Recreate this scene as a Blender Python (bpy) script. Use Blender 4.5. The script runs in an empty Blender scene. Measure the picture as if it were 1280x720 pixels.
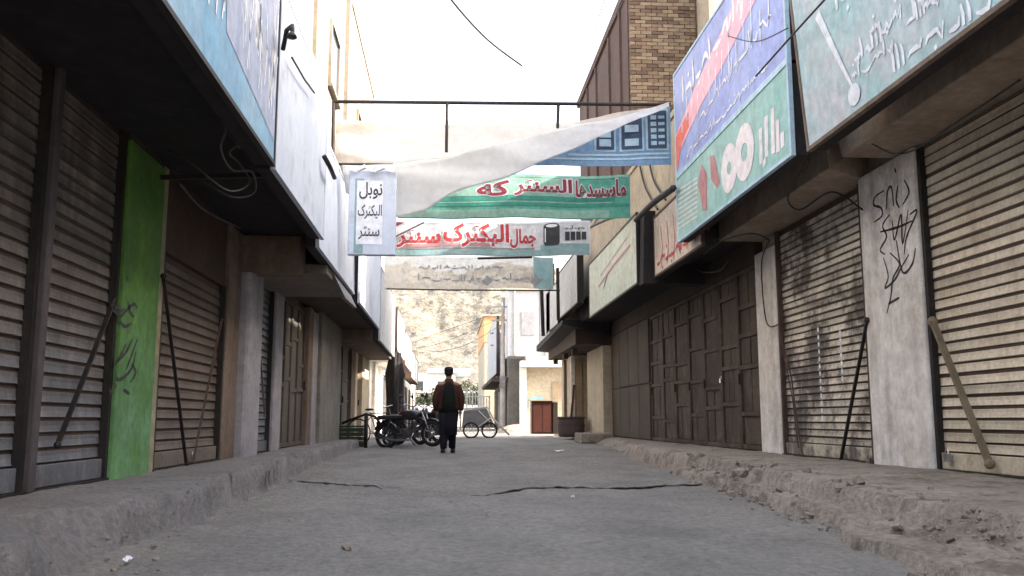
import bpy, bmesh, math, random
import numpy as np
from mathutils import Vector, Matrix, Euler
random.seed(7)
S = bpy.context.scene
C = S.collection
PI = math.pi

# ------------------------------------------------------------------ camera
F = 1120.0
PITCH = math.atan(165 / F)
YAW = math.atan(80 * math.cos(PITCH) / F)
CAMZ = 0.70
cam = bpy.data.objects.new('camera', bpy.data.cameras.new('camera'))
C.objects.link(cam)
cam.location = (0, 0, CAMZ)
cam.rotation_euler = (PI / 2 + PITCH, 0, -YAW)
cam.data.sensor_width = 36
cam.data.lens = F / 1280 * 36
cam.data.clip_start = 0.05
cam.data.clip_end = 5000
S.camera = cam
S.render.resolution_x, S.render.resolution_y = 1024, 576

# ------------------------------------------------------------------ light
SUN_EL = math.radians(27)
SUN_DIR = Vector((0.975 * math.cos(SUN_EL), -0.222 * math.cos(SUN_EL), math.sin(SUN_EL)))
W_ = bpy.data.worlds.new('World'); S.world = W_; W_.use_nodes = True
nt = W_.node_tree; nt.nodes.clear()
sky = nt.nodes.new('ShaderNodeTexSky'); sky.sky_type = 'NISHITA'; sky.sun_disc = False
sky.sun_elevation = SUN_EL
sky.sun_rotation = math.atan2(SUN_DIR.x, SUN_DIR.y)
sky.air_density = 1.0; sky.dust_density = 8.0; sky.ozone_density = 1.0
bg = nt.nodes.new('ShaderNodeBackground'); bg.inputs[1].default_value = 0.15
ow = nt.nodes.new('ShaderNodeOutputWorld')
veil = nt.nodes.new('ShaderNodeMix'); veil.data_type = 'RGBA'; veil.inputs[0].default_value = 0.6   # thin even high cloud over the clear sky
veil.inputs[7].default_value = (2.45, 2.45, 2.5, 1)
nt.links.new(sky.outputs[0], veil.inputs[6]); nt.links.new(veil.outputs[2], bg.inputs[0]); nt.links.new(bg.outputs[0], ow.inputs[0])
sun = bpy.data.objects.new('sun', bpy.data.lights.new('sun', 'SUN')); C.objects.link(sun)
sun.data.energy = 2.0; sun.data.angle = math.radians(0.6); sun.data.color = (1, 0.93, 0.82)
sun.rotation_euler = SUN_DIR.to_track_quat('Z', 'Y').to_euler()
S.view_settings.view_transform = 'Standard'; S.view_settings.look = 'None'
S.view_settings.exposure = 2.9; S.view_settings.gamma = 1
S.cycles.max_bounces = 6; S.cycles.diffuse_bounces = 4

RC = Euler((PI / 2 + PITCH, 0, -YAW)).to_matrix()
def W(px, py, X=None, Y=None, Z=None):
    """the place where the sight line through a photograph point meets a plane"""
    d = RC @ Vector(((px - 640) / F, (360 - py) / F, -1))
    if X is not None: t = X / d.x
    elif Y is not None: t = Y / d.y
    else: t = (Z - CAMZ) / d.z
    return Vector((0, 0, CAMZ)) + d * t
def YL(px, py=590, X=-2.65): return W(px, py, X=X).y
def YR(px, py=560, X=4.5): return W(px, py, X=X).y

# ------------------------------------------------------------------ materials
def mk(name, c1, c2=None, scale=3.0, rough=0.85, bump=0.15, bscale=30.0, metal=0.0, dirt=None, dirt_amt=0.45,
       dirt_scale=1.3, streak=None, streak_amt=0.4, stretch=(1, 1, 1), trans=0.0, spec=0.3, low=None, low_z=(0.2, 1.6), fine=0.25, vary=0.0, dth=(0.5, 0.68), bdist=0.02, alpha=1.0):
    m = bpy.data.materials.new(name); m.use_nodes = True
    n = m.node_tree; N = n.nodes; L = n.links
    b = N['Principled BSDF']; out = N['Material Output']
    b.inputs['Roughness'].default_value = rough; b.inputs['Metallic'].default_value = metal
    b.inputs['Specular IOR Level'].default_value = spec
    c2 = c2 or tuple(x * 0.8 for x in c1)
    geo = N.new('ShaderNodeNewGeometry')
    def mapped(sc):
        mp = N.new('ShaderNodeMapping'); mp.inputs['Scale'].default_value = sc
        L.new(geo.outputs['Position'], mp.inputs[0]); return mp.outputs[0]
    def noise(vec, sc, det=6, ro=0.6):
        t = N.new('ShaderNodeTexNoise'); t.inputs['Scale'].default_value = sc; t.inputs['Detail'].default_value = det
        t.inputs['Roughness'].default_value = ro; L.new(vec, t.inputs['Vector']); return t.outputs[0]
    def ramp(v, a, c):
        r = N.new('ShaderNodeMapRange'); r.inputs[1].default_value = a; r.inputs[2].default_value = c
        L.new(v, r.inputs[0]); return r.outputs[0]
    def mix(f, a, c, mode='MIX'):
        x = N.new('ShaderNodeMix'); x.data_type = 'RGBA'; x.blend_type = mode
        if isinstance(f, float): x.inputs[0].default_value = f
        else: L.new(f, x.inputs[0])
        for i, v in ((6, a), (7, c)):
            if isinstance(v, tuple): x.inputs[i].default_value = (*v, 1)
            else: L.new(v, x.inputs[i])
        return x.outputs[2]
    def mul(a, k):
        x = N.new('ShaderNodeMath'); x.operation = 'MULTIPLY'; L.new(a, x.inputs[0])
        if isinstance(k, float): x.inputs[1].default_value = k
        else: L.new(k, x.inputs[1])
        return x.outputs[0]
    base = mapped(stretch)
    col = mix(ramp(noise(base, scale), 0.35, 0.65), tuple(c1), tuple(c2))
    if low:                                              # second colour blended in towards the bottom, broken up by noise
        sp = N.new('ShaderNodeSeparateXYZ'); L.new(geo.outputs['Position'], sp.inputs[0])
        r = ramp(sp.outputs[2], low_z[1], low_z[0])
        nn = ramp(noise(mapped((1, 1, 1)), 2.2), 0.2, 0.7)
        col = mix(mul(r, nn), col, tuple(low))
    if dirt: col = mix(mul(ramp(noise(mapped((1, 1, 1)), dirt_scale, 8, 0.7), dth[0], dth[1]), dirt_amt), col, tuple(dirt))
    if streak: col = mix(mul(ramp(noise(mapped((1, 1, 0.12)), 7.0, 5, 0.6), 0.48, 0.7), streak_amt), col, tuple(streak))
    if fine: 
        g = N.new('ShaderNodeMapRange'); g.inputs[1].default_value = 0.3; g.inputs[2].default_value = 0.7
        g.inputs[3].default_value = 1 - fine; g.inputs[4].default_value = 1 + fine * 0.6
        L.new(noise(mapped((1, 1, 1)), bscale * 0.6, 5, 0.7), g.inputs[0])
        cb = N.new('ShaderNodeCombineColor')
        for i in range(3): L.new(g.outputs[0], cb.inputs[i])
        col = mix(1.0, col, cb.outputs[0], 'MULTIPLY')
    if vary:                                             # each slat, brick or stone a little different
        oi = N.new('ShaderNodeObjectInfo'); vr = N.new('ShaderNodeMapRange')
        vr.inputs[3].default_value = 1 - vary; vr.inputs[4].default_value = 1 + vary; L.new(oi.outputs['Random'], vr.inputs[0])
        cv_ = N.new('ShaderNodeCombineColor')
        for i in range(3): L.new(vr.outputs[0], cv_.inputs[i])
        col = mix(1.0, col, cv_.outputs[0], 'MULTIPLY')
    L.new(col, b.inputs['Base Color'])
    if bump:
        bp = N.new('ShaderNodeBump'); bp.inputs['Strength'].default_value = bump; bp.inputs['Distance'].default_value = bdist
        L.new(noise(mapped((1, 1, 1)), bscale, 6, 0.65), bp.inputs['Height']); L.new(bp.outputs[0], b.inputs['Normal'])
    if trans:
        tr = N.new('ShaderNodeBsdfTranslucent'); L.new(col, tr.inputs[0])
        ms = N.new('ShaderNodeMixShader'); ms.inputs[0].default_value = trans
        L.new(b.outputs[0], ms.inputs[1]); L.new(tr.outputs[0], ms.inputs[2]); L.new(ms.outputs[0], out.inputs[0])
        if alpha < 1:                                    # thin open weave: part of the light passes straight through
            tp = N.new('ShaderNodeBsdfTransparent'); m2_ = N.new('ShaderNodeMixShader'); m2_.inputs[0].default_value = alpha
            L.new(tp.outputs[0], m2_.inputs[1]); L.new(ms.outputs[0], m2_.inputs[2]); L.new(m2_.outputs[0], out.inputs[0])
    return m

M = {}
M['road'] = mk('road_dust', (.25, .235, .222), (.17, .163, .16), 1.1, .92, 1.0, 34, bdist=.03, dirt=(.30, .275, .245), dirt_scale=1.3, dirt_amt=.55, dth=(.42, .7), stretch=(1, .5, 1), fine=.32)
M['pave_l'] = mk('pavement_concrete', (.25, .235, .235), (.18, .172, .176), 1.6, .92, 1.0, 40, bdist=.03, dirt=(.25, .21, .18), dirt_amt=.6, fine=.35)
M['pave_r'] = mk('pavement_brown', (.40, .345, .30), (.29, .25, .215), 1.6, .92, 1.0, 38, bdist=.035, dirt=(.17, .14, .115), dirt_amt=.7, dirt_scale=3.5, dth=(.5, .6), fine=.4)
M['rubble'] = mk('rubble', (.34, .285, .24), (.20, .165, .135), 9, .95, .6, 40, fine=.4)
M['earth'] = mk('earth', (.30, .26, .21), (.22, .19, .15), .5, .95, .3, 8)
M['plaster_dk'] = mk('dark_plaster', (.075, .055, .045), (.045, .035, .03), 2, .9, .3, 18, dirt=(.10, .06, .04))
M['plaster_br'] = mk('brown_plaster', (.19, .14, .11), (.12, .09, .07), 1.8, .9, .35, 16, dirt=(.09, .06, .045), streak=(.25, .21, .18))
M['plaster_w'] = mk('whitewashed_pillar', (.76, .715, .68), (.66, .62, .585), 1.5, .85, .25, 14, dirt=(.35, .30, .26), dirt_amt=.6, low=(.72, .72, .73), low_z=(.3, 1.5), streak=(.27, .23, .2))
M['plaster_c'] = mk('cream_plaster', (.50, .44, .34), (.41, .36, .28), 1.2, .9, .2, 12, dirt=(.30, .25, .19), streak=(.35, .3, .24))
M['white_wall'] = mk('white_wall', (.70, .68, .64), (.6, .58, .54), 1.2, .9, .15, 12, dirt=(.45, .4, .34), dirt_amt=.3)
M['tan'] = mk('tan_plaster', (.30, .265, .225), (.25, .22, .185), .7, .9, .2, 10, dirt=(.2, .15, .11), streak=(.18, .14, .10), streak_amt=.5)
M['grey_pillar'] = mk('grey_pillar', (.25, .235, .215), (.18, .17, .155), 1.5, .9, .3, 15, dirt=(.12, .11, .09), streak=(.13, .115, .1))
M['mauve'] = mk('painted_column', (.34, .33, .36), (.27, .26, .29), 2, .7, .15, 15, dirt=(.15, .13, .12), streak=(.2, .18, .17))
M['green'] = mk('green_paint', (.11, .24, .04), (.06, .15, .03), 2.5, .7, .25, 20, dth=(.45, .6), low=(.17, .35, .21), low_z=(.7, 1.9), dirt=(.05, .13, .03), dirt_amt=.5, streak=(.06, .15, .035), streak_amt=.6)
M['edge_pale'] = mk('pale_edge', (.35, .32, .22), (.25, .22, .15), 3, .8, .2, 15, dirt=(.1, .09, .05))
M['slat_l'] = mk('shutter_brown_steel', (.185, .165, .152), (.12, .105, .097), 1.6, .55, .2, 40, metal=.25, low=(.17, .20, .26), low_z=(.6, 2.0), dirt=(.075, .048, .038), dirt_scale=2.2, dirt_amt=.7, streak=(.36, .33, .31), streak_amt=.4, vary=.2)
M['slat_b'] = mk('shutter_grey_brown', (.17, .135, .11), (.11, .085, .07), 1.6, .6, .2, 40, metal=.2, dirt=(.06, .045, .035), dirt_amt=.6, low=(.20, .18, .165), low_z=(.3, 1.2), vary=.2)
M['slat_c'] = mk('shutter_blue_grey', (.20, .225, .26), (.13, .145, .17), 1.6, .5, .2, 40, metal=.3, dirt=(.07, .06, .06), dirt_amt=.6, vary=.2)
M['slat_r'] = mk('shutter_beige', (.68, .60, .49), (.59, .515, .415), 1.2, .6, .15, 40, metal=.1, dirt=(.42, .33, .24), dirt_amt=.55, low=(.62, .55, .43), low_z=(.3, .75), streak=(.22, .16, .11), streak_amt=.3, vary=.2)
M['slat_r2'] = mk('shutter_worn_beige', (.66, .60, .52), (.54, .49, .42), 1.6, .6, .2, 40, metal=.15, dirt=(.075, .065, .062), dirt_scale=1.7, dirt_amt=.95, dth=(.44, .56), low=(.38, .36, .29), low_z=(.3, .7), streak=(.55, .52, .5), streak_amt=.25, vary=.2)
M['panel_br'] = mk('box_panel_brown', (.085, .055, .042), (.06, .04, .032), 2, .8, .2, 20)
M['door_dk'] = mk('door_dark_wood', (.078, .056, .044), (.038, .028, .023), 3, .75, .3, 25, dirt=(.15, .115, .09), dirt_amt=.7, dirt_scale=3, vary=.18, stretch=(1, 1, .25))
M['door_dk2'] = mk('door_dark_sheet', (.09, .07, .056), (.06, .046, .038), 1.2, .8, .15, 20, dirt=(.06, .045, .035))
M['door_cream'] = mk('door_cream', (.42, .33, .23), (.34, .27, .19), 2, .8, .2, 20, dirt=(.2, .15, .1), stretch=(1, 1, .3))
M['door_olive'] = mk('door_olive_grey', (.115, .10, .088), (.08, .07, .06), 2, .8, .2, 20, dirt=(.09, .075, .06), stretch=(1, 1, .3))
M['black_steel'] = mk('black_steel', (.022, .02, .02), (.035, .03, .028), 5, .55, .1, 40, metal=.3)
M['rust_steel'] = mk('rust_steel', (.10, .06, .045), (.06, .04, .032), 5, .7, .3, 40)
M['olive_steel'] = mk('olive_steel', (.20, .165, .11), (.14, .115, .08), 6, .6, .2, 40)
M['grey_steel'] = mk('grey_steel', (.19, .18, .19), (.12, .115, .12), 6, .5, .2, 40, metal=.3)
M['concrete_soffit'] = mk('soffit', (.22, .185, .155), (.16, .135, .115), 1.5, .9, .3, 14, dirt=(.1, .08, .065))
M['void'] = mk('black_cloth_and_shade', (.02, .018, .02), (.03, .026, .028), 4, .9, .1, 20)  # black for cloth and tin; paints in shade at overhangs and behind signs
M['cable'] = mk('cable_black', (.025, .025, .028), (.04, .04, .04), 8, .6, 0, 20, fine=0)
M['cable_g'] = mk('cable_grey', (.11, .10, .10), (.08, .07, .07), 8, .6, 0, 20, fine=0)
M['mull'] = mk('mullion_steel', (.085, .075, .08), (.06, .05, .055), 6, .6, .2, 40)
M['beamc'] = mk('beam_concrete', (.36, .29, .235), (.27, .215, .17), 1.8, .9, .35, 16, dirt=(.15, .11, .085), streak=(.42, .37, .32))
M['cable_p'] = mk('cable_pale', (.5, .46, .44), (.4, .37, .35), 8, .6, 0, 20, fine=0)
M['pole'] = mk('pole_concrete', (.36, .34, .33), (.28, .26, .25), 3, .9, .2, 20, dirt=(.2, .18, .17))
# sign faces
M['sign_blue'] = mk('sign_faded_blue', (.15, .33, .50), (.24, .42, .56), .55, .6, .08, 12, streak=(.42, .47, .58), streak_amt=.35, stretch=(1, 1, .6), dirt=(.35, .38, .45), dirt_amt=.4)
M['sign_lav'] = mk('sign_lavender', (.30, .36, .50), (.40, .43, .54), .9, .6, .1, 12, streak=(.20, .25, .40), streak_amt=.6)
M['sign_white'] = mk('sign_bluish_white', (.56, .62, .73), (.48, .54, .65), .8, .6, .08, 12, dirt=(.36, .37, .42), dirt_amt=.6, dth=(.54, .64), dirt_scale=2.3, streak=(.62, .67, .76), fine=.1)
M['sign_white2'] = mk('sign_offwhite', (.52, .53, .54), (.42, .43, .45), 1, .65, .08, 12, dirt=(.3, .28, .27), streak=(.35, .35, .37))
M['sign_teal_w'] = mk('sign_teal_white', (.30, .52, .54), (.48, .52, .57), .75, .6, .08, 14, dirt=(.55, .52, .56), dirt_amt=.9, dth=(.44, .62), dirt_scale=.9, streak=(.30, .40, .44), streak_amt=.4)
M['sign_purple'] = mk('sign_periwinkle', (.29, .34, .66), (.36, .44, .74), .8, .55, .06, 14, dirt=(.25, .24, .42), dirt_amt=.5)
M['sign_pink'] = mk('print_pink', (.80, .40, .50), (.82, .5, .6), .9, .6, .04, 14)
M['sign_red'] = mk('print_coral', (.72, .16, .13), (.75, .25, .2), .9, .6, .04, 14)
M['sign_teal'] = mk('sign_teal', (.27, .48, .45), (.36, .55, .53), 1.0, .6, .06, 14, dirt=(.38, .5, .48), dirt_amt=.5, streak=(.15, .34, .32), streak_amt=.3)
M['sign_cream'] = mk('sign_cream', (.66, .57, .49), (.57, .49, .42), 1.4, .7, .1, 14, dirt=(.36, .29, .25), streak=(.35, .25, .2))
M['sign_mint'] = mk('sign_mint_cream', (.56, .66, .57), (.64, .65, .56), 1.3, .65, .08, 14, dirt=(.34, .4, .34), streak=(.35, .42, .36))
M['prt_white'] = mk('print_white', (.78, .80, .86), (.7, .72, .78), 3, .6, 0, 14)
M['prt_black'] = mk('print_black', (.03, .03, .035), (.05, .05, .055), 3, .6, 0, 14)
M['prt_grey'] = mk('print_grey', (.22, .23, .25), (.3, .3, .32), 3, .6, 0, 14)
M['prt_red'] = mk('print_red', (.48, .05, .055), (.40, .04, .05), 3, .6, 0, 14)
M['prt_maroon'] = mk('print_maroon', (.26, .035, .06), (.2, .03, .05), 3, .6, 0, 14)
M['prt_pinkw'] = mk('print_pinkish_white', (.80, .74, .77), (.72, .68, .71), 3, .6, 0, 14)
M['prt_rose'] = mk('print_rose', (.50, .24, .26), (.4, .2, .2), 3, .6, 0, 14)
M['prt_teal'] = mk('print_tealgrey', (.22, .36, .38), (.28, .4, .42), 3, .6, 0, 14)
M['prt_lblue'] = mk('print_lightblue', (.38, .55, .68), (.45, .6, .7), 3, .6, 0, 14)
M['prt_navy'] = mk('print_navy', (.04, .07, .13), (.06, .1, .17), 5, .6, 0, 14)
M['ban_green'] = mk('banner_green', (.16, .50, .41), (.20, .53, .44), 1, .7, .05, 20, trans=.4)
M['ban_green2'] = mk('banner_green_dark', (.08, .38, .31), (.10, .41, .34), 1, .7, .05, 20, trans=.4)
M['ban_green3'] = mk('banner_green_pale', (.45, .68, .60), (.40, .63, .55), 1, .7, .05, 20, trans=.4)
M['ban_white'] = mk('banner_white', (.82, .82, .85), (.76, .76, .8), 1, .7, .05, 20, dirt=(.42, .42, .44), trans=.4)
M['ban_blue'] = mk('banner_blue', (.22, .38, .58), (.28, .44, .62), 1.2, .7, .05, 20, trans=.25)
M['sheet'] = mk('white_sheet', (.85, .85, .855), (.81, .81, .815), 1.2, .85, .1, 18, trans=.6, dirt=(.70, .69, .69), dirt_amt=.4, dirt_scale=2, fine=.08)
M['net'] = mk('beige_sheet', (.84, .79, .74), (.78, .73, .68), 2.0, .85, .15, 18, trans=.5, stretch=(.5, 1, 3), dirt=(.58, .51, .46), dirt_amt=.4, dirt_scale=2, fine=.1, alpha=.68)
M['ban_old'] = mk('faded_banner', (.78, .74, .68), (.68, .64, .58), 1.5, .85, .1, 18, trans=.5, stretch=(.5, 1, 3), dirt=(.4, .37, .32), dirt_scale=2.5, dirt_amt=.6, alpha=.6)
M['tarp'] = mk('white_tarp', (.62, .62, .64), (.52, .52, .55), 1.5, .7, .15, 10, trans=.2, streak=(.4, .4, .42))
# bricks, hills, far things
BR = [mk('brick_a', (.21, .15, .105), (.17, .12, .085), 8, .9, .3, 50), mk('brick_b', (.27, .205, .145), (.22, .165, .115), 8, .9, .3, 50), mk('brick_c', (.14, .095, .072), (.11, .076, .058), 8, .9, .3, 50)]
M['mortar'] = mk('mortar', (.24, .19, .15), (.18, .145, .115), 6, .95, .3, 40)
M['redwall'] = mk('reddish_wall', (.135, .095, .085), (.10, .072, .065), 1.2, .9, .25, 18, streak=(.11, .06, .055), streak_amt=.6)
M['hill'] = mk('hill_rock', (.27, .245, .205), (.17, .152, .122), .35, .95, 1.0, .9, bdist=1.2, dirt=(.07, .066, .05), dirt_scale=.5, dirt_amt=.85, fine=.4)
M['orange'] = mk('orange_wall', (.62, .30, .16), (.6, .42, .2), .4, .9, .1, 10)
M['leaf'] = mk('leaf', (.03, .042, .02), (.045, .055, .028), 1.5, .8, 0, 10)
M['bark'] = mk('bark', (.12, .09, .06), (.08, .06, .045), 5, .9, .3, 20)
M['glass_dk'] = mk('dark_glass', (.03, .035, .04), (.04, .045, .05), 2, .15, 0, 10, spec=.6)
M['tyre'] = mk('tyre', (.02, .02, .021), (.03, .03, .03), 8, .85, .1, 60)
M['chrome'] = mk('chrome', (.5, .5, .52), (.4, .4, .42), 8, .25, 0, 60, metal=.9, fine=.1)
M['moto_red'] = mk('moto_paint_red', (.10, .015, .018), (.08, .012, .015), 8, .3, 0, 60, spec=.5, fine=.1)
M['moto_blk'] = mk('moto_paint_black', (.02, .02, .025), (.03, .03, .035), 8, .3, 0, 60, spec=.5, fine=.1)
M['seat'] = mk('seat_vinyl', (.025, .022, .022), (.035, .03, .03), 8, .6, .1, 60)
M['crate_g'] = mk('crate_green', (.035, .06, .035), (.05, .075, .045), 5, .8, .2, 30)
M['cab'] = mk('cabinet_red_brown', (.10, .032, .022), (.08, .025, .018), 2, .6, .1, 30, dirt=(.1, .03, .02))
M['cab_b'] = mk('cabinet_black', (.03, .022, .02), (.04, .03, .028), 2, .7, .1, 30)
M['drum'] = mk('drum_brown', (.11, .08, .085), (.08, .06, .062), 3, .7, .2, 30)
M['skin'] = mk('skin', (.30, .17, .11), (.27, .15, .10), 8, .6, .05, 60, fine=.08)
M['jacket'] = mk('jacket_maroon', (.062, .022, .016), (.045, .016, .012), 5, .85, .3, 60)
M['vest'] = mk('vest_dark', (.006, .007, .007), (.009, .010, .010), 5, .9, .3, 60)
M['navy'] = mk('cloth_navy', (.006, .006, .013), (.009, .009, .017), 5, .9, .3, 60)
M['cap'] = mk('cap_black', (.018, .015, .015), (.025, .02, .02), 5, .9, .3, 60)
M['shoe'] = mk('shoe', (.04, .03, .03), (.05, .04, .035), 5, .7, .1, 60)
M['hair'] = mk('hair', (.012, .009, .008), (.015, .012, .01), 5, .7, .1, 60)
M['eye'] = mk('eye', (.5, .5, .5), (.5, .5, .5), 5, .4, 0, 60, fine=0)
M['cyan'] = mk('sign_cyan', (.18, .42, .52), (.3, .5, .58), 8, .6, 0, 14)

# ------------------------------------------------------------------ mesh helpers
class MB:
    def __init__(s): s.v = []; s.f = []
    def add(s, vs, fs):
        o = len(s.v); s.v += [tuple(v) for v in vs]; s.f += [tuple(o + i for i in f) for f in fs]; return s
    def box(s, x0, x1, y0, y1, z0, z1):
        x0, x1 = sorted((x0, x1)); y0, y1 = sorted((y0, y1)); z0, z1 = sorted((z0, z1))
        return s.add([(x0, y0, z0), (x1, y0, z0), (x1, y1, z0), (x0, y1, z0), (x0, y0, z1), (x1, y0, z1), (x1, y1, z1), (x0, y1, z1)],
                     [(3, 2, 1, 0), (4, 5, 6, 7), (0, 1, 5, 4), (1, 2, 6, 5), (2, 3, 7, 6), (3, 0, 4, 7)])
    def hexa(s, p):   # 8 corner points, bottom ring then top ring
        return s.add(p, [(3, 2, 1, 0), (4, 5, 6, 7), (0, 1, 5, 4), (1, 2, 6, 5), (2, 3, 7, 6), (3, 0, 4, 7)])
    def bar(s, a, b, w, h=None):
        a = Vector(a); b = Vector(b); d = (b - a).normalized(); h = h or w
        u = d.cross(Vector((0, 0, 1)));
        if u.length < 1e-3: u = Vector((1, 0, 0))
        u.normalize(); v = d.cross(u).normalized()
        r = [(-1, -1), (1, -1), (1, 1), (-1, 1)]
        return s.hexa([a + u * w / 2 * i + v * h / 2 * j for i, j in r] + [b + u * w / 2 * i + v * h / 2 * j for i, j in r])
    def tube(s, pts, r, n=8, cap=True):
        pts = [Vector(p) for p in pts]; rs = r if isinstance(r, (list, tuple)) else [r] * len(pts)
        o = len(s.v); up = Vector((0.03, 0.05, 1)); u = None
        for i, p in enumerate(pts):
            d = (pts[min(i + 1, len(pts) - 1)] - pts[max(i - 1, 0)]).normalized()
            if u is None:
                u = d.cross(up)
                if u.length < .05: u = d.cross(Vector((1, 0, 0)))
            else: u = u - d * u.dot(d)
            u.normalize(); w = d.cross(u)
            for k in range(n):
                a = 2 * PI * k / n; s.v.append(tuple(p + (u * math.cos(a) + w * math.sin(a)) * rs[i]))
        for i in range(len(pts) - 1):
            for k in range(n):
                a = o + i * n + k; b = o + i * n + (k + 1) % n; s.f.append((a, b, b + n, a + n))
        if cap:
            s.f.append(tuple(o + k for k in range(n))[::-1]); s.f.append(tuple(o + (len(pts) - 1) * n + k for k in range(n)))
        return s
    def lathe(s, prof, c=(0, 0, 0), n=20, axis='z'):
        o = len(s.v); c = Vector(c)
        for r, h in prof:
            for k in range(n):
                a = 2 * PI * k / n; p = (r * math.cos(a), r * math.sin(a), h)
                if axis == 'y': p = (p[0], p[2], p[1])
                if axis == 'x': p = (p[2], p[0], p[1])
                s.v.append(tuple(c + Vector(p)))
        for i in range(len(prof) - 1):
            for k in range(n):
                a = o + i * n + k; b = o + i * n + (k + 1) % n; s.f.append((a, b, b + n, a + n))
        s.f.append(tuple(o + k for k in range(n))[::-1]); s.f.append(tuple(o + (len(prof) - 1) * n + k for k in range(n)))
        return s
    def torus(s, c, R, r, n=28, m=8, axis='y'):
        o = len(s.v); c = Vector(c)
        for i in range(n):
            a = 2 * PI * i / n
            for j in range(m):
                b = 2 * PI * j / m; q = R + r * math.cos(b); p = (q * math.cos(a), r * math.sin(b), q * math.sin(a))
                if axis == 'x': p = (p[1], p[0], p[2])
                s.v.append(tuple(c + Vector(p)))
        for i in range(n):
            for j in range(m):
                s.f.append((o + i * m + j, o + i * m + (j + 1) % m, o + ((i + 1) % n) * m + (j + 1) % m, o + ((i + 1) % n) * m + j))
        return s
    def ball(s, c, rx, ry, rz, n=10, m=8):
        o = len(s.v)
        for i in range(m + 1):
            t = PI * i / m
            for k in range(n):
                a = 2 * PI * k / n
                s.v.append((c[0] + rx * math.sin(t) * math.cos(a), c[1] + ry * math.sin(t) * math.sin(a), c[2] + rz * math.cos(t)))
        for i in range(m):
            for k in range(n): s.f.append((o + i * n + k, o + (i + 1) * n + k, o + (i + 1) * n + (k + 1) % n, o + i * n + (k + 1) % n))
        return s
    def ribbon(s, pts, w, P, off=0.0):
        """a flat painted stroke: pts are (s,t[,width]) mapped on a surface by P(s,t,off)"""
        o = len(s.v); n = len(pts)
        for i, p in enumerate(pts):
            a = pts[max(i - 1, 0)]; b = pts[min(i + 1, n - 1)]
            dx, dy = b[0] - a[0], b[1] - a[1]; l = math.hypot(dx, dy) or 1
            ww = (p[2] if len(p) > 2 else w) / 2
            s.v.append(tuple(P(p[0] - dy / l * ww, p[1] + dx / l * ww, off))); s.v.append(tuple(P(p[0] + dy / l * ww, p[1] - dx / l * ww, off)))
        for i in range(n - 1): s.f.append((o + 2 * i, o + 2 * i + 1, o + 2 * i + 3, o + 2 * i + 2))
        return s
    def poly(s, pts, P, off=0.0):
        return s.add([P(a, b, off) for a, b in pts], [tuple(range(len(pts)))])
    def spray(s, pts, w, P, off=0.0):
        out = []; n = 6; q = [Vector((p[0], p[1])) for p in pts]
        for i in range(len(q) - 1):
            p0 = q[max(i - 1, 0)]; p1 = q[i]; p2 = q[i + 1]; p3 = q[min(i + 2, len(q) - 1)]
            for k in range(n):
                u = k / n; p = .5 * ((2 * p1) + (p2 - p0) * u + (2 * p0 - 5 * p1 + 4 * p2 - p3) * u * u + (3 * p1 - p0 - 3 * p2 + p3) * u ** 3); out.append(p)
        out.append(q[-1]); m = len(out)
        return s.ribbon([(p.x, p.y, w * (.45 + .75 * math.sin(PI * (i + .5) / m) * (.8 + .2 * math.sin(i * 1.7)))) for i, p in enumerate(out)], w, P, off)
    def build(s, name, mat, parent=None, smooth=False, bevel=0, mesh_only=False):
        me = bpy.data.meshes.new(name)
        base = Vector((0, 0, 0)); q = parent
        while q is not None: base += q.location; q = q.parent
        me.from_pydata([tuple(Vector(v) - base) for v in s.v], [], s.f)
        bm = bmesh.new(); bm.from_mesh(me)
        bmesh.ops.recalc_face_normals(bm, faces=bm.faces)
        bm.to_mesh(me); bm.free()
        if smooth: me.shade_smooth()
        mats = mat if isinstance(mat, list) else [mat]
        for m in mats: me.materials.append(m)
        if mesh_only: return me
        o = bpy.data.objects.new(name, me); C.objects.link(o)
        if parent: o.parent = parent
        if bevel:
            md = o.modifiers.new('b', 'BEVEL'); md.width = bevel; md.segments = 2; md.limit_method = 'ANGLE'
        return o

def tag(o, label, cat, group=None):
    o['label'] = label; o['category'] = cat
    if group: o['group'] = group
    return o
def thing(name, label, cat, loc=(0, 0, 0), group=None):
    o = bpy.data.objects.new(name, None); C.objects.link(o); o.location = loc; o.empty_display_size = .2
    return tag(o, label, cat, group)
def struct(o): o['kind'] = 'structure'; return o
def single(mb, name, mat, label, cat, group=None, smooth=False, bevel=0):
    """one mesh that is a whole thing; origin at the bottom centre"""
    vs = np.array(mb.v); c = (vs.min(0) + vs.max(0)) / 2; c[2] = vs[:, 2].min()
    mb.v = [tuple(np.array(v) - c) for v in mb.v]
    o = mb.build(name, mat, None, smooth, bevel); o.location = c
    return tag(o, label, cat, group)

def _h(ix, iy, seed):
    n = (ix.astype(np.int64) * 374761393 + iy.astype(np.int64) * 668265263 + seed * 974711) & 0xffffffff
    n = ((n ^ (n >> 13)) * 1274126177) & 0xffffffff
    return ((n ^ (n >> 16)) & 0xffff) / 65535.0
def vnoise(x, y, seed=0):
    ix = np.floor(x); iy = np.floor(y); fx = x - ix; fy = y - iy
    fx = fx * fx * (3 - 2 * fx); fy = fy * fy * (3 - 2 * fy)
    a = _h(ix, iy, seed); b = _h(ix + 1, iy, seed); c = _h(ix, iy + 1, seed); d = _h(ix + 1, iy + 1, seed)
    return (a * (1 - fx) + b * fx) * (1 - fy) + (c * (1 - fx) + d * fx) * fy - .5
def fbm(x, y, oct=5, seed=0):
    x = np.asarray(x, float); y = np.asarray(y, float)
    r = 0; a = 1
    for i in range(oct):
        r = r + a * vnoise(x, y, seed + i); x = x * 2.03; y = y * 2.03; a *= .5
    return r
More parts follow.
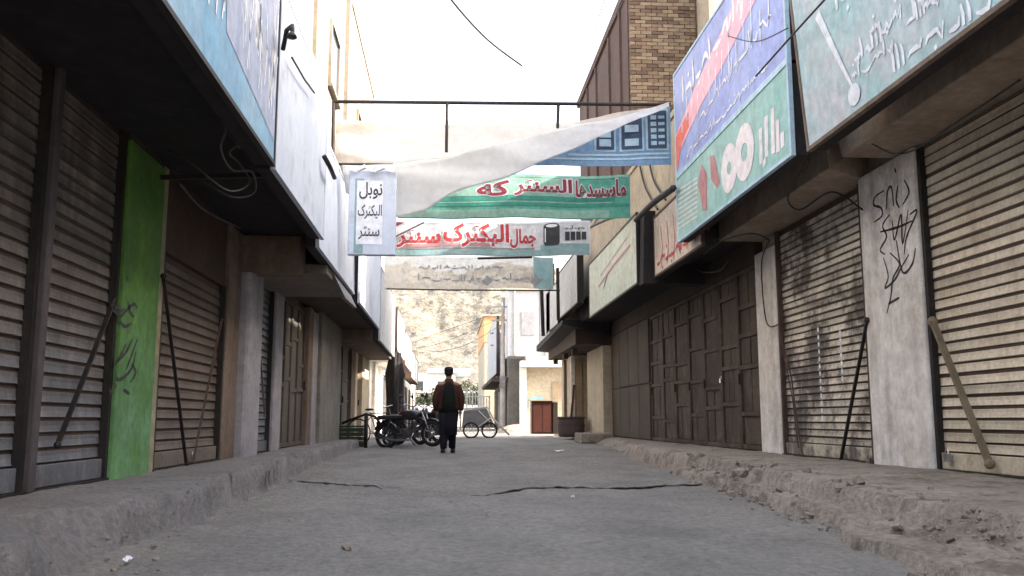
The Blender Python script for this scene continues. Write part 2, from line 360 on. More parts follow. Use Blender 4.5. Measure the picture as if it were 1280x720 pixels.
def grid(name, xs, ys, zf, mat):
    X, Y = np.meshgrid(xs, ys); Z = zf(X, Y); nx, ny = len(xs), len(ys)
    co = np.stack([X, Y, Z], -1).reshape(-1, 3).astype(np.float32)
    i = np.arange(nx - 1); j = np.arange(ny - 1); I, J = np.meshgrid(i, j); a = (J * nx + I).ravel()
    q = np.stack([a, a + 1, a + 1 + nx, a + nx], -1).astype(np.int32)
    me = bpy.data.meshes.new(name); me.vertices.add(len(co)); me.vertices.foreach_set('co', co.ravel())
    me.loops.add(q.size); me.loops.foreach_set('vertex_index', q.ravel())
    me.polygons.add(len(q)); me.polygons.foreach_set('loop_start', np.arange(0, q.size, 4, dtype=np.int32))
    me.update(calc_edges=True); me.validate(); me.shade_smooth(); me.materials.append(mat)
    o = bpy.data.objects.new(name, me); C.objects.link(o); return o

# ------------------------------------------------------------------ the ground
def zroad(y): return .10 * np.clip((np.asarray(y, float) - 16) / 10, 0, 1)
def ZR(y): return float(zroad(y))
crack = [W(px, py, Z=0) for px, py in ((330, 597), (400, 602), (470, 607), (520, 616), (600, 619), (660, 612), (690, 611), (760, 611), (830, 609), (905, 606), (1000, 606))]
cxs = [p.x for p in crack]; cys = [p.y for p in crack]
crack2 = [W(px, py, Z=0) for px, py in ((640, 590), (655, 604), (700, 612))]
ys = np.concatenate([np.arange(-4, 3, .25), np.arange(3, 8, .04), np.arange(8, 10.4, .02), np.arange(10.4, 20, .07), np.arange(20, 50, .3)])
def road_z(X, Y):
    yc = np.interp(X, cxs, cys) + fbm(X * 4, X * 0 + 3, 4, 5) * .12
    d = Y - yc
    right = np.clip((X - .35) / .6, 0, 1)
    z = fbm(X * .5, Y * .35, 3, 1) * .035 + fbm(X * 3, Y * 2.2, 4, 9) * .012 + fbm(X * 10, Y * 9, 4, 29) * .020 - np.abs(fbm(X * 4, Y * 7, 4, 30)) * .012
    rip = (np.clip((X + .8), 0, 1) * np.clip((1.8 - X), 0, 1) * np.clip((9 - Y), 0, 1))
    z += rip * np.abs(fbm(X * 5, Y * 9, 3, 31)) * .022
    z += (.005 + .015 * right) / (1 + np.exp(-np.clip((d - .17) / .008, -40, 40)))
    wd = .022 + .03 * right
    z -= (.03 + .02 * right) * np.clip(1 - np.abs(d - .09) / .09, 0, 1) ** .5
    z -= .02 * np.exp(-((X - .15 - .2 * np.sin(Y * 1.3) - fbm(Y * 2, Y * 0, 3, 4) * .3) / .02) ** 2) * (Y < yc) * (Y > 7.6)
    for xa, ya, dx, dy in ((1.3, 6.4, 1.0, -.35), (-.5, 6.0, .8, -.2), (1.9, 7.2, .9, .1), (.2, 5.2, 1.3, -.25)):
        t = np.clip((X - xa) / dx, 0, 1); yy = ya + dy * t + fbm(X * 3, X * 0 + ya, 3, 8) * .1
        z -= .010 * np.exp(-((Y - yy) / .02) ** 2) * np.sin(t * PI)
    return z + zroad(Y)
struct(grid('road', np.arange(-2.9, 3.9, .045), ys, road_z, M['road']))

lip = MB(); lx = np.arange(-2.2, 3.05, .03)
for side_z in (0, 1):
    for x in lx:
        yc = float(np.interp(x, cxs, cys) + fbm(x * 4, 0 * x + 3, 4, 5) * .12); rt = min(1, max(0, (x - .35) / .6)); jag = float(fbm(x * 9, x * 0 + 2, 3, 61)) * .05
        base = float(fbm(x * .5, yc * .35, 3, 1)) * .035
        zt = base + .004 + .013 * rt + .006 + float(fbm(x * 3, 1., 3, 62)) * .03 * (1 - .6 * rt) + float(fbm(x * 14, 3., 3, 64)) * .012; th = .010
        for yy, zz_ in ((yc - .01 + jag, zt - .004 - th * (1 - side_z)), (yc + .26, zt - .012 - th * (1 - side_z))): lip.v.append((float(x), yy, zz_))
nn = len(lx)
for i in range(nn - 1):
    a = 2 * i; q = 2 * nn
    lip.f += [(a, a + 1, a + 3, a + 2), (q + a, q + a + 2, q + a + 3, q + a + 1), (a, a + 2, q + a + 2, q + a)]
o = lip.build('road_slab_edge', M['road']); struct(o)

def LE(y): return np.interp(y, [0, 4, 12, 20], [-1.55, -1.65, -2.0, -2.1])
def RE(y): return np.interp(y, [0, 3, 5, 7, 10, 17, 25], [2.35, 2.42, 2.55, 2.72, 3.0, 3.25, 3.45])
def blocky(Y, k, seed):
    """a broken edge: steps between straight chipped runs"""
    y = Y * k + fbm(Y * 2.3, Y * 0, 3, seed + 1) * .8; f = np.floor(y); u = np.clip((y - f) * 5, 0, 1)
    a = _h(f, f * 0, seed); b = _h(f - 1, f * 0, seed); return b + (a - b) * u - .5
def pave_left_z(X, Y):
    e = LE(Y) + blocky(Y, .75, 91) * .13 + fbm(Y * 1.2, Y * 0, 4, 11) * .10 + fbm(Y * 6, Y * 0, 3, 12) * .05
    w = .025 + .04 * np.clip(fbm(Y * .9, Y * 0 + 5, 3, 13) + .3, 0, 1) + .3 * np.exp(-((Y - 4.6) / .5) ** 2)
    t = np.clip((e - X) / w, 0, 1)
    top = .245 + fbm(X * 2, Y * 2, 4, 14) * .016 + fbm(X * 14, Y * 9, 3, 16) * .008
    z = -.05 + (top + .05) * t ** .75 + fbm(X * 14, Y * 12, 4, 15) * .07 * (t > 0) * (t < 1)
    z -= .05 * np.exp(-((Y - 9.15) / .03) ** 2) * (X > -2.3)
    for ya in (6.3, 7.6, 10.6): z -= .035 * np.exp(-((Y - ya - fbm(X * 3, X * 0 + ya, 3, 93) * .15) / .018) ** 2) * (t > .3)
    z -= .03 * np.exp(-((Y - 5.05 - (X + 2.2) * .4) / .02) ** 2)
    z -= .10 * np.clip((Y - 12.2) / .05, 0, 1) * np.clip((13.4 - Y) / .05, 0, 1) * (X > -2.35)
    return z * 1.0 + zroad(Y) * (Y > 17) * 0
struct(grid('pavement', np.arange(-2.95, -1.30, .028), np.concatenate([np.arange(-4, 3, .2), np.arange(3, 14, .035), np.arange(14, 21.6, .08)]), pave_left_z, M['pave_l']))
def pave_right_z(X, Y):
    rough = np.interp(Y, [3, 9, 11, 14], [1.0, 1.0, .6, .3])
    e = RE(Y) + .16 * rough + (blocky(Y, 1.3, 21) * .34 + fbm(Y * 5, Y * 0, 4, 22) * .13) * rough
    w = np.interp(Y, [0, 9, 14, 17, 19, 30], [.10, .09, .06, .1, .8, .9]) * (1 + fbm(X * 2, Y * 2, 3, 23) * .8)
    t = np.clip((X - e) / w, 0, 1)
    top = .245 + fbm(X * 1.5, Y * 1.5, 4, 24) * .02 + fbm(X * 12, Y * 9, 3, 27) * .009
    for k_, (xa, ya, an) in enumerate(((3.2, 8.6, .25), (3.0, 6.9, -.2), (3.4, 5.6, .15))):      # cracks across the top
        top = top - .03 * np.exp(-((Y - ya - an * (X - xa) - fbm(X * 3, X * 0 + ya, 3, 33) * .2) / .022) ** 2)
    ts = np.where(Y > 17.5, t * t * (3 - 2 * t), t ** .75)
    z = -.05 + (top + .05) * ts
    e2 = e - .30 - blocky(Y, .9, 71) * .35 + fbm(Y * 4, Y * 0, 3, 72) * .08                         # lower broken ledge
    t2 = np.clip((X - e2) / .06, 0, 1) * (rough > .55)
    led = -.05 + (.05 + .10 + fbm(X * 4, Y * 4, 4, 73) * .035 + np.abs(fbm(X * 12, Y * 10, 4, 74)) * .025) * t2
    z = np.maximum(z, led)
    return z + fbm(X * 16, Y * 13, 4, 25) * .022 * (t < 1) * (z > .0) * rough
struct(grid('pavement.001', np.arange(2.0, 4.85, .033), np.concatenate([np.arange(-4, 3, .2), np.arange(3, 14, .045), np.arange(14, 34, .12)]), pave_right_z, M['pave_r']))
# low broken slab by the right kerb, nearest the camera
slab = grid('broken_slab', np.arange(1.9, 3.3, .03), np.arange(1.5, 5.9, .04),
            lambda X, Y: np.where((X > 2.15 + (Y - 4) * .14 + fbm(Y * 2, Y * 0, 3, 41) * .12) & (Y < 5.35 + fbm(X * 3, X * 0, 3, 42) * .25), .07, -.06) + fbm(X * 6, Y * 6, 4, 43) * .025, M['pave_r'])
slab['kind'] = 'structure'
def ground_z(X, Y):
    near = (X > -2.8) & (X < 3.8) & (Y > -4) & (Y < 49)
    return np.where(near, -.12, .125) + 0 * X
g = MB(); g.add([(-2500, -2500, -.14), (2500, -2500, -.14), (2500, 49.4, -.14), (-2500, 49.4, -.14)], [(0, 1, 2, 3)])
g.add([(-2500, 49.4, .092), (2500, 49.4, .092), (2500, 3500, .092), (-2500, 3500, .092)], [(0, 1, 2, 3)])
g.add([(-60, 24, .088), (-2.85, 24, .088), (-2.85, 49.4, .088), (-60, 49.4, .088)], [(0, 1, 2, 3)])
g.add([(3.85, 31, .088), (60, 31, .088), (60, 49.4, .088), (3.85, 49.4, .088)], [(0, 1, 2, 3)])
struct(g.build('ground', M['earth']))

# hill
def hill_z(X, Y):
    d = np.clip((Y - 150) / 200, 0, 1)
    r = 1 - np.abs(fbm(X * .018, Y * .014, 5, 51)) * 2.2
    z = 62 * np.sin(d * PI / 2) ** 1.1 * (.85 + .10 * r) + fbm(X * .05, Y * .05, 5, 52) * 6 * d
    z -= np.abs(fbm(X * .09 + .2 * Y * .05, Y * .05, 5, 54)) * 7 * d                 # gullies
    z += np.abs(fbm(X * .22, Y * .16, 5, 53)) * 3.6 * d - np.abs(fbm(X * .6, Y * .5, 3, 55)) * 2.2 * d - 2
    return z
gx = np.unique(np.round(np.concatenate([np.arange(-260, -70, 4.0), np.arange(-70, 60, .7), np.arange(60, 300, 4.0)]), 3))
struct(grid('hill', gx, np.concatenate([np.arange(140, 340, .9), np.arange(340, 430, 4.0)]), hill_z, M['hill']))

# loose stones and rubble
def stone_mesh(seed, r):
    rd = random.Random(seed); bm = bmesh.new(); bmesh.ops.create_icosphere(bm, subdivisions=1, radius=r)
    for v in bm.verts: v.co *= rd.uniform(.65, 1.2); v.co.z *= .65
    me = bpy.data.meshes.new('stone'); bm.to_mesh(me); bm.free(); me.materials.append(M['rubble']); return me
sm = [stone_mesh(i, .05) for i in range(5)]
rub = MB(); rd = random.Random(3)
for i in range(1400):
    y = rd.uniform(3.2, 12); x = float(RE(y)) + rd.gauss(.12, .16)
    if rd.random() < .02: y = rd.uniform(3.5, 6); x = float(LE(y)) + rd.gauss(.06, .12)
    z = max(-.01, .0 if abs(x) < abs(float(RE(y) if x > 0 else LE(y))) else min(.2, (abs(x) - abs(float(RE(y) if x > 0 else LE(y)))) * .8))
    r = rd.uniform(.006, .022) * (1.4 if rd.random() < .1 else 1)
    me = sm[i % 5]; k = r / .05; a = rd.uniform(0, 6)
    rub.add([(x + (v.co.x * math.cos(a) - v.co.y * math.sin(a)) * k, y + (v.co.x * math.sin(a) + v.co.y * math.cos(a)) * k, z + v.co.z * k + .02) for v in me.vertices], [tuple(p.vertices) for p in me.polygons])
for i in range(95):
    y = 3.4 + 8.5 * rd.random() ** 1.0; x = float(RE(y)) + rd.gauss(.10, .22) * (1 if y < 9 else .5)
    z = float(pave_right_z(np.array([x]), np.array([y]))[0]); r = rd.uniform(.014, .05) * (.6 if rd.random() < .6 else 1)
    q = Euler((rd.uniform(-.5, .5), rd.uniform(-.5, .5), rd.uniform(0, 6))).to_matrix()
    b8 = [(-1, -1, -.5), (1, -1, -.5), (1, 1, -.5), (-1, 1, -.5), (-1, -1, .5), (1, -1, .5), (1, 1, .5), (-1, 1, .5)]
    rub.hexa([Vector((x, y, max(z, 0) + r * .3)) + q @ Vector((a * r * rd.uniform(.6, 1.1), b * r * rd.uniform(.5, 1), c * r * rd.uniform(.7, 1.2))) for a, b, c in b8])
for i in range(900):
    y = rd.uniform(3.6, 22) ; x = rd.uniform(-1.7, 2.6) if rd.random() < .5 else (float(LE(y)) + abs(rd.gauss(0, .25)) if rd.random() < .5 else float(RE(y)) - abs(rd.gauss(0, .35)))
    z = float(road_z(np.array([x]), np.array([y]))[0]); me = sm[i % 5]; k = rd.uniform(.003, .011) / .05
    rub.add([(x + v.co.x * k, y + v.co.y * k, z + v.co.z * k) for v in me.vertices], [tuple(p.vertices) for p in me.polygons])
o = rub.build('rubble', M['rubble']); o['kind'] = 'stuff'; o['label'] = 'small rubble and grit crumbled off both broken kerbs'; o['category'] = 'rubble'
def stone(px, py, r, label, z=0.0):
    p = W(px, py, Z=z); o = bpy.data.objects.new('stone', random.choice(sm)); C.objects.link(o)
    o.location = p + Vector((0, 0, r * .4)); o.scale = (r / .05,) * 3; o.rotation_euler = (0, 0, random.random() * 6)
    return tag(o, label, 'stone')
stone(432, 688, .035, 'small pale stone lying in the road near the left kerb')
stone(1120, 668, .06, 'brown broken lump at the foot of the right kerb, nearest the camera')
stone(925, 597, .11, 'large reddish brown lump on the right kerb where the crack meets it', .10)
stone(435, 556, .07, 'dark stone by the green crate at the left kerb', .05)
stone(716, 571, .05, 'small pale stone beyond the road crack towards the right kerb')

# ------------------------------------------------------------------ painted marks
def PX(side, X, y0, z0, lean=0.0):
    """surface map for a plane that faces the street: side=-1 left row, +1 right row; s runs left to right as seen"""
    if side < 0: return lambda s, t, off=0: Vector((X + lean * t + .0035 + off, y0 + s, z0 + t))
    return lambda s, t, off=0: Vector((X - lean * t - .0035 - off, y0 - s, z0 + t))
def PYc(Y, x0, z0):
    return lambda s, t, off=0: Vector((x0 + s, Y - .0035 - off, z0 + t))
FORMS = {'ا': ('\ufe8d', '\ufe8e', None, None), 'ب': ('\ufe8f', '\ufe90', '\ufe91', '\ufe92'), 'ج': ('\ufe9d', '\ufe9e', '\ufe9f', '\ufea0'),
         'م': ('\ufee1', '\ufee2', '\ufee3', '\ufee4'), 'ل': ('\ufedd', '\ufede', '\ufedf', '\ufee0'), 'ی': ('\ufbfc', '\ufbfd', '\ufbfe', '\ufbff'),
         'ک': ('\ufb8e', '\ufb8f', '\ufb90', '\ufb91'), 'ٹ': ('\ufb66', '\ufb67', '\ufb68', '\ufb69'), 'ت': ('\ufe95', '\ufe96', '\ufe97', '\ufe98'), 'ر': ('\ufead', '\ufeae', None, None),
         'س': ('\ufeb1', '\ufeb2', '\ufeb3', '\ufeb4'), 'ن': ('\ufee5', '\ufee6', '\ufee7', '\ufee8'), 'و': ('\ufeed', '\ufeee', None, None), 'د': ('\ufea9', '\ufeaa', None, None),
         'ه': ('\ufee9', '\ufeea', '\ufeeb', '\ufeec'), 'ط': ('\ufec1', '\ufec2', '\ufec3', '\ufec4')}
def shape_ar(s):
    out = []
    for i, ch in enumerate(s):
        if ch not in FORMS: out.append(ch); continue
        f = FORMS[ch]
        prev = i > 0 and s[i - 1] in FORMS and FORMS[s[i - 1]][2] is not None
        nxt = i + 1 < len(s) and s[i + 1] in FORMS and f[2] is not None
        out.append(f[3] if prev and nxt else f[1] if prev else f[2] if nxt else f[0])
    return ''.join(reversed(out))
def text_poly(body, offset=0.0, ar=True):
    c = bpy.data.curves.new('t', 'FONT'); c.body = shape_ar(body) if ar else body; c.offset = offset; c.resolution_u = 3
    o = bpy.data.objects.new('t', c); C.objects.link(o); bpy.context.view_layer.update()
    me = o.to_mesh(); v = [tuple(x.co) for x in me.vertices]; f = [tuple(p.vertices) for p in me.polygons]
    o.to_mesh_clear(); bpy.data.objects.remove(o); bpy.data.curves.remove(c)
    return v, f
def text(mb, body, P, s0, t0, w, h, off=0, ar=True, offset=0.0, slant=0.0):
    v, f = text_poly(body, 0.0, ar)
    a = np.array(v); mn = a.min(0); mx = a.max(0)
    if offset: v, f = text_poly(body, offset, ar)
    kx = w / (mx[0] - mn[0]); ky = h / (mx[1] - mn[1])
    mb.add([P(s0 + (p[0] - mn[0]) * kx + slant * (p[1] - mn[1]) * ky, t0 + (p[1] - mn[1]) * ky, off) for p in v], f)
def scrawl(mb, P, s0, t0, w, h, n, wd, seed, off=0.0, slope=0.0, drop=0.0):
    """hand-lettered strokes: joined bowls, uprights and dots along a line"""
    r = random.Random(seed); s = s0
    while s < s0 + w:
        L = r.uniform(.5, 1.3) * w / n; base = t0 + (s - s0) * slope
        kind = r.random()
        if kind < .3:
            mb.ribbon([(s, base), (s + wd * .2, base + h * .5, wd * 1.2), (s - wd * .1, base + h * r.uniform(.85, 1.15), wd * .7)], wd, P, off)
            s += wd * 2.2; continue
        pts = []; k = 7; bowl = r.uniform(-.3, .45)
        for i in range(k):
            u = i / (k - 1)
            pts.append((s + u * L, base + h * (.15 + bowl * math.sin(u * PI * r.choice([1, 1, 2])) + (.35 if u > .85 and kind > .6 else 0)), wd * (.5 + .8 * math.sin(u * PI))))
        mb.ribbon(pts, wd, P, off)
        if r.random() < .6:
            q = base + h * r.choice([-.25, .75]); mb.ribbon([(s + L * .4, q), (s + L * .4 + wd, q + wd * .4)], wd, P, off)
        s += L + wd * r.uniform(.3, 1.2)
def rect(mb, P, s0, t0, s1, t1, off=0): mb.poly([(s0, t0), (s1, t0), (s1, t1), (s0, t1)], P, off)

# ------------------------------------------------------------------ facade parts
def shutter(par, side, X, y0, y1, z0, z1, mat, pitch=.1, frame=None, label=None):
    frame = frame or M['black_steel']; sx = 1 if side < 0 else -1     # direction the shutter faces
    b = MB().box(X - sx * .10, X - sx * .06, y0, y1, z0, z1)
    sh = b.build('roller_shutter', M['panel_br'], par)
    if label: sh['label'] = label
    L = y1 - y0 - .06
    prof = [(-.012, .0), (.016, .006), (.013, .015), (.007, .048), (.009, .074), (-.012, .082)]
    mb = MB(); vs = []
    for y in (0, L):
        for a, z in prof: vs.append((sx * a, y, z * pitch / .1))
        vs.append((-sx * .02, y, .05 * pitch / .1))
    n = len(prof) + 1
    mb.add(vs, [(i, i + 1, n + i + 1, n + i) for i in range(n - 1)] + [(n - 1, 0, n, 2 * n - 1), tuple(range(n)), tuple(range(n, 2 * n))[::-1]])
    base = Vector(sh.location)
    me = mb.build('slat', mat, None, mesh_only=True)
    pl = par.location
    zs = z0 + .17; k = 0; rd = random.Random(int(y0 * 100))
    while zs + pitch < z1 + .02:
        s = bpy.data.objects.new('slat', me); C.objects.link(s); s.parent = sh
        s.location = (X - sx * (.055 + rd.uniform(0, .006)) - pl.x, y0 + .03 - pl.y, zs - pl.z); s.rotation_euler = (rd.uniform(-.0018, .0018), rd.uniform(-.05, .05), rd.uniform(-.001, .001))
        zs += pitch; k += 1
    MB().box(X - sx * .06, X - sx * .012, y0 + .03, y1 - .03, z0 + .015, z0 + .16).build('bottom_rail', mat, sh, bevel=.006)
    for ya, yb in ((y0, y0 + .05), (y1 - .05, y1)):
        MB().box(X - sx * .045, X + sx * .012, ya, yb, z0, z1).build('guide_rail', frame, sh)
    MB().box(X - sx * .05, X + sx * .03, y0 - .02, y1 + .02, z0 - .012, z0 + .012).build('sill', M['black_steel'], sh)
    return sh
def brace(sh, a, b, w, mat, label=None):
    o = MB().bar(a, b, w, w * .6).ball(a, w * .9, w * .9, w * .9, 8, 6).ball(b, w * .8, w * .8, w * .8, 8, 6).build('locking_bar', mat, sh)
    if label: o['label'] = label
    return o
def padlock(sh, p, s=.05):
    MB().box(p[0] - .015, p[0] + .015, p[1] - s / 2, p[1] + s / 2, p[2] - s / 2, p[2] + s / 2).tube([(p[0], p[1] - s * .3, p[2] + s / 2), (p[0], p[1] - s * .25, p[2] + s), (p[0], p[1] + s * .25, p[2] + s), (p[0], p[1] + s * .3, p[2] + s / 2)], .006, 6).build('padlock', M['chrome'], sh)
def pillar(par, X0, X1, y0, y1, z0, z1, mat, label=None, bevel=.012, name='pillar'):
    mb = MB(); ns = 8
    o = MB().box(X0, X1, y0, y1, z0, z1).build(name, mat, par, bevel=bevel)
    if label: o['label'] = label
    return o
def leaf_door(par, side, X, edges, z0, z1, mat, rows=5, label=None, name='folding_door', cols=2):
    sx = 1 if side < 0 else -1
    d = MB().box(X - sx * .10, X - sx * .06, edges[0], edges[-1], z0, z1).build(name, mat, par)
    if label: d['label'] = label
    rd = random.Random(int(edges[0] * 50))
    for a, b in zip(edges[:-1], edges[1:]):
        f = MB(); g_ = .008; f.box(X - sx * .06, X - sx * .015, a + g_, a + .07, z0 + .02, z1); f.box(X - sx * .06, X - sx * .015, b - .07, b - g_, z0 + .02, z1)
        H = z1 - z0; hs = [0] + sorted(H * (i + rd.uniform(-.33, .33)) / rows for i in range(1, rows)) + [H - .09]
        for h in hs: f.box(X - sx * .06, X - sx * .019, a + .07, b - .07, z0 + h + .02, z0 + h + .09)
        f.build('leaf_frame', mat, d)
        for h0, h1 in zip(hs[:-1], hs[1:]):
            nc = rd.choice([1, 2, 2, 3]) if cols > 1 else 1
            W_p = (b - a - .14) / nc
            for c in range(nc):
                MB().box(X - sx * .06, X - sx * (.036 + rd.uniform(0, .012)), a + .07 + c * W_p + .012, a + .07 + (c + 1) * W_p - .012, z0 + h0 + .10, z0 + h1 + .01).build('panel', mat, d)
        if rd.random() < .8: MB().box(X - sx * .02, X + sx * .02, b - .06, b - .03, z0 + 1.0, z0 + 1.16).build('handle', M['black_steel'], d)
    return d

XL, XR = -2.65, 4.5
ZP = .245
# =============================================================== LEFT ROW
yg0, yg1 = YL(131, 600), YL(179, 595)            # the green pillar
b1 = thing('shop_building', 'dark shop at the left edge with brown shutters and a green pillar', 'shop', (-4, 4, 0))
wall = MB().box(-7.5, XL - .10, -4.5, yg1, 0, 4.4).build('wall', M['plaster_dk'], b1)
yA = YL(30, 613); yA0 = 3.0
sA = shutter(b1, -1, XL, yA0, yA - .05, ZP, 3.06, M['slat_l'], .1)
sB = shutter(b1, -1, XL, yA + .05, yg0, ZP, 3.06, M['slat_l'], .1, label='brown shutter fading to blue grey steel beside green pillar')
MB().box(XL - .05, XL + .05, yA - .045, yA + .045, ZP, 3.06).build('mullion', M['mull'], b1, bevel=.01)
shutter(b1, -1, XL, -1.2, 2.6, ZP, 3.06, M['slat_l'], .1)
pillar(b1, XL - .1, XL + .02, 2.6, 3.0, ZP - .2, 3.06, M['plaster_br'])
brace(sB, W(140, 382, X=XL + .06), W(72, 556, X=XL + .06), .032, M['black_steel'])
gp = pillar(b1, XL - .10, XL + .045, yg0, yg1, ZP - .2, 2.98, M['green'], 'bright green painted pillar with black scrawl')
MB().box(XL - .10, XL + .03, yg0, yg1, 2.985, 3.06).build('lintel', M['plaster_dk'], b1)
P = PX(-1, XL + .045, yg0, 0)
gf = MB(); rr = random.Random(5)
def wstroke(px, py): q = W(px, py, X=XL + .05); return (q.y - yg0, q.z)
for seq in ([(145, 372), (141, 382), (147, 392), (156, 385)], [(160, 376), (163, 390), (168, 396)], [(150, 398), (158, 388), (168, 380), (172, 386)], [(140, 386), (150, 384)],
            [(166, 424), (158, 440), (147, 452)], [(172, 424), (164, 446), (158, 462)], [(158, 430), (150, 446), (143, 455)], [(170, 440), (166, 458), (157, 470), (148, 474), (146, 464)],
            [(165, 455), (170, 466), (163, 478)], [(143, 478), (146, 484)], [(155, 487), (162, 492)], [(137, 487), (141, 492)], [(158, 345), (161, 352)], [(150, 400), (156, 408), (165, 404)]):
    gf.spray([wstroke(*p) for p in seq], .030, P)
gf.build('graffiti', M['prt_black'], gp)
# overhang that carries the signs
def overhang(par, X0, X1, y0, y1, z0, z1, mat, soff=None):
    o = MB().box(X0, X1, y0, y1, z0, z1).build('overhang', mat, par)
    return o
overhang(b1, XL - .08, -1.68, -4.5, yg1 - .0, 3.065, 5.2, M['white_wall'])
MB().box(XL - .05, -1.69, -4.4, yg1, 3.03, 3.062).build('soffit', M['void'], b1)  # black sheet paints in the shade under the overhang
MB().bar((XL + .05, yg1 - .15, 2.86), (-1.6, yg1 - .15, 2.9), .04).build('bracket', M['black_steel'], b1)

yB0, yB1 = YL(188, 591), YL(272, 577)
b2 = thing('shop_building', 'second shop on the left, brown grey shutter with two locking bars beside green pillar', 'shop', (-4, 10, 0))
yC1 = YL(307, 563)
MB().box(-7.5, XL - .10, yg1, yC1, 0, 4.4).build('wall', M['plaster_dk'], b2)
pillar(b2, XL - .1, XL + .02, yg1, yB0, ZP - .1, 3.03, M['edge_pale'], name='door_post')
s = shutter(b2, -1, XL, yB0, yB1, ZP, 2.26, M['slat_b'], .1)
MB().box(XL - .1, XL - .015, yB0, yB1, 2.27, 3.03).build('shutter_box', M['panel_br'], b2)
brace(s, W(204, 345, X=XL + .05), W(233, 580, X=XL + .05), .03, M['black_steel'])
brace(s, W(277, 400, X=XL + .05), W(241, 578, X=XL + .05), .022, M['rust_steel'], 'thin rusty locking bar')
padlock(s, W(241, 572, X=XL + .03))
pillar(b2, XL - .1, XL + .03, yB1, YL(289, 570), ZP - .1, 3.03, M['plaster_br'], name='door_post')
mauve = pillar(b2, XL - .1, XL + .16, YL(289, 570), yC1, ZP - .1, 2.75, M['mauve'], 'pale mauve grey column', .05)
MB().box(XL - .1, XL + .1, YL(289, 570), yC1, 2.75, 3.03).build('lintel', M['plaster_dk'], b2)
overhang(b2, XL - .08, -1.70, yg1, 11.75, 3.065, 5.15, M['white_wall'])
MB().box(XL - .05, -1.71, yg1, 11.7, 3.03, 3.062).build('soffit', M['void'], b2)  # shade below this overhang put in as black colour
MB().box(XL, -1.9, 11.35, 11.8, 2.55, 3.02).build('beam', M['plaster_br'], b2, bevel=.01)

b3 = thing('shop_building', 'third shop on the left, blue grey shutter and folding doors under a low slab', 'shop', (-4, 15, 0))
yD = [YL(p, 560) for p in (307, 335, 345, 362, 378, 392, 418)]
MB().box(-7.5, XL - .10, yC1, yD[6], 0, 4.6).build('wall', M['plaster_br'], b3)
s = shutter(b3, -1, XL, yD[0], yD[1], ZP, 2.9, M['slat_c'], .1)
brace(s, W(322, 400, X=XL + .05), W(331, 520, X=XL + .05), .025, M['grey_steel'])
pillar(b3, XL - .1, XL + .05, yD[1], yD[2], ZP - .1, 2.9, M['mauve'], name='door_post')
leaf_door(b3, -1, XL, [yD[2], (yD[2] + yD[3]) / 2, yD[3], (yD[3] + yD[4]) / 2, yD[4]], ZP, 2.7, M['door_olive'], 3, cols=1)
pillar(b3, XL - .1, XL + .06, yD[4], yD[4] + .5, ZP - .1, 2.8, M['plaster_br'], name='door_post')
pillar(b3, XL - .1, XL + .03, yD[4] + .5, yD[5], ZP - .1, 2.8, M['mauve'], name='door_post')
pillar(b3, XL - .1, XL + .10, yD[5], yD[6], ZP - .1, 3.0, M['grey_pillar'], 'broad grey pillar streaked with damp')
MB().box(XL - .1, XL + .0, yD[0], yD[5], 2.9, 3.2).build('lintel', M['plaster_dk'], b3)
MB().box(XL - .08, -1.62, 11.85, 14.2, 2.62, 2.74).build('canopy_slab', M['concrete_soffit'], b3, bevel=.01)
MB().box(XL - .08, -1.84, 14.25, yD[6], 2.85, 4.3).build('overhang', M['plaster_dk'], b3)
overhang(b3, XL - .08, -1.74, 11.8, 14.2, 3.1, 4.6, M['plaster_br'])

b4 = thing('shop_building', 'fourth shop on the left behind the green crate, brown doors and cream posts', 'shop', (-4, 24, 0))
yE = [yD[6]] + [YL(p, 550) for p in (420, 427, 435, 443, 447, 456)]
MB().box(-7, XL - .10, yE[0], yE[6], 0, 4.8).build('wall', M['plaster_br'], b4)
leaf_door(b4, -1, XL, yE[0:4], .13, 2.6, M['door_olive'], 3, cols=1)
pillar(b4, XL - .1, XL + .05, yE[3], yE[4] - .6, .1, 2.6, M['plaster_br'], name='door_post')
pillar(b4, XL - .1, XL + .05, yE[4] - .6, yE[4], .1, 2.6, M['plaster_c'], name='door_post')
leaf_door(b4, -1, XL, [yE[4], yE[5]], .13, 2.6, M['door_cream'], 3, cols=1)
pillar(b4, XL - .1, XL + .1, yE[5], yE[6], .1, 2.6, M['plaster_c'], name='door_post')
MB().box(XL - .08, -1.84, yE[0], yE[6], 2.62, 4.7).build('overhang', M['plaster_br'], b4)

b5 = thing('shop_building', 'white pillared shop far down the left side behind the bicycle', 'shop', (-4, 38, 0))
MB().box(-9, XL - .4, 29.5, 47, 0, 4.3).build('wall', M['white_wall'], b5)
for ya in (30, 32.4, 35.2): pillar(b5, XL - .38, XL + .05, ya, ya + .9, .1, 2.75, M['white_wall'], name='pillar')
MB().box(XL - .38, XL + .6, 29.6, 38, 2.76, 3.0).build('canopy_slab', M['white_wall'], b5)
gr = MB()
for i in range(22): gr.bar((XL - .1, 36.4 + i * .3, .15), (XL - .1, 36.4 + i * .3, 2.6), .04)
for z in (.3, 1.3, 2.5): gr.bar((XL - .1, 36.3, z), (XL - .1, 43, z), .05)
gr.build('grille', M['grey_steel'], b5)
b6 = thing('shop_building', 'last low shop on the left with pale cloth awnings', 'shop', (-4, 55, 0))
MB().box(-9, -2.5, 47.2, 70, 0, 4.0).build('wall', M['white_wall'], b6)
for ya in (48, 52, 57, 62): MB().box(-2.5, -2.46, ya, ya + 2.6, .2, 2.6).build('door', M['door_dk'], b6)

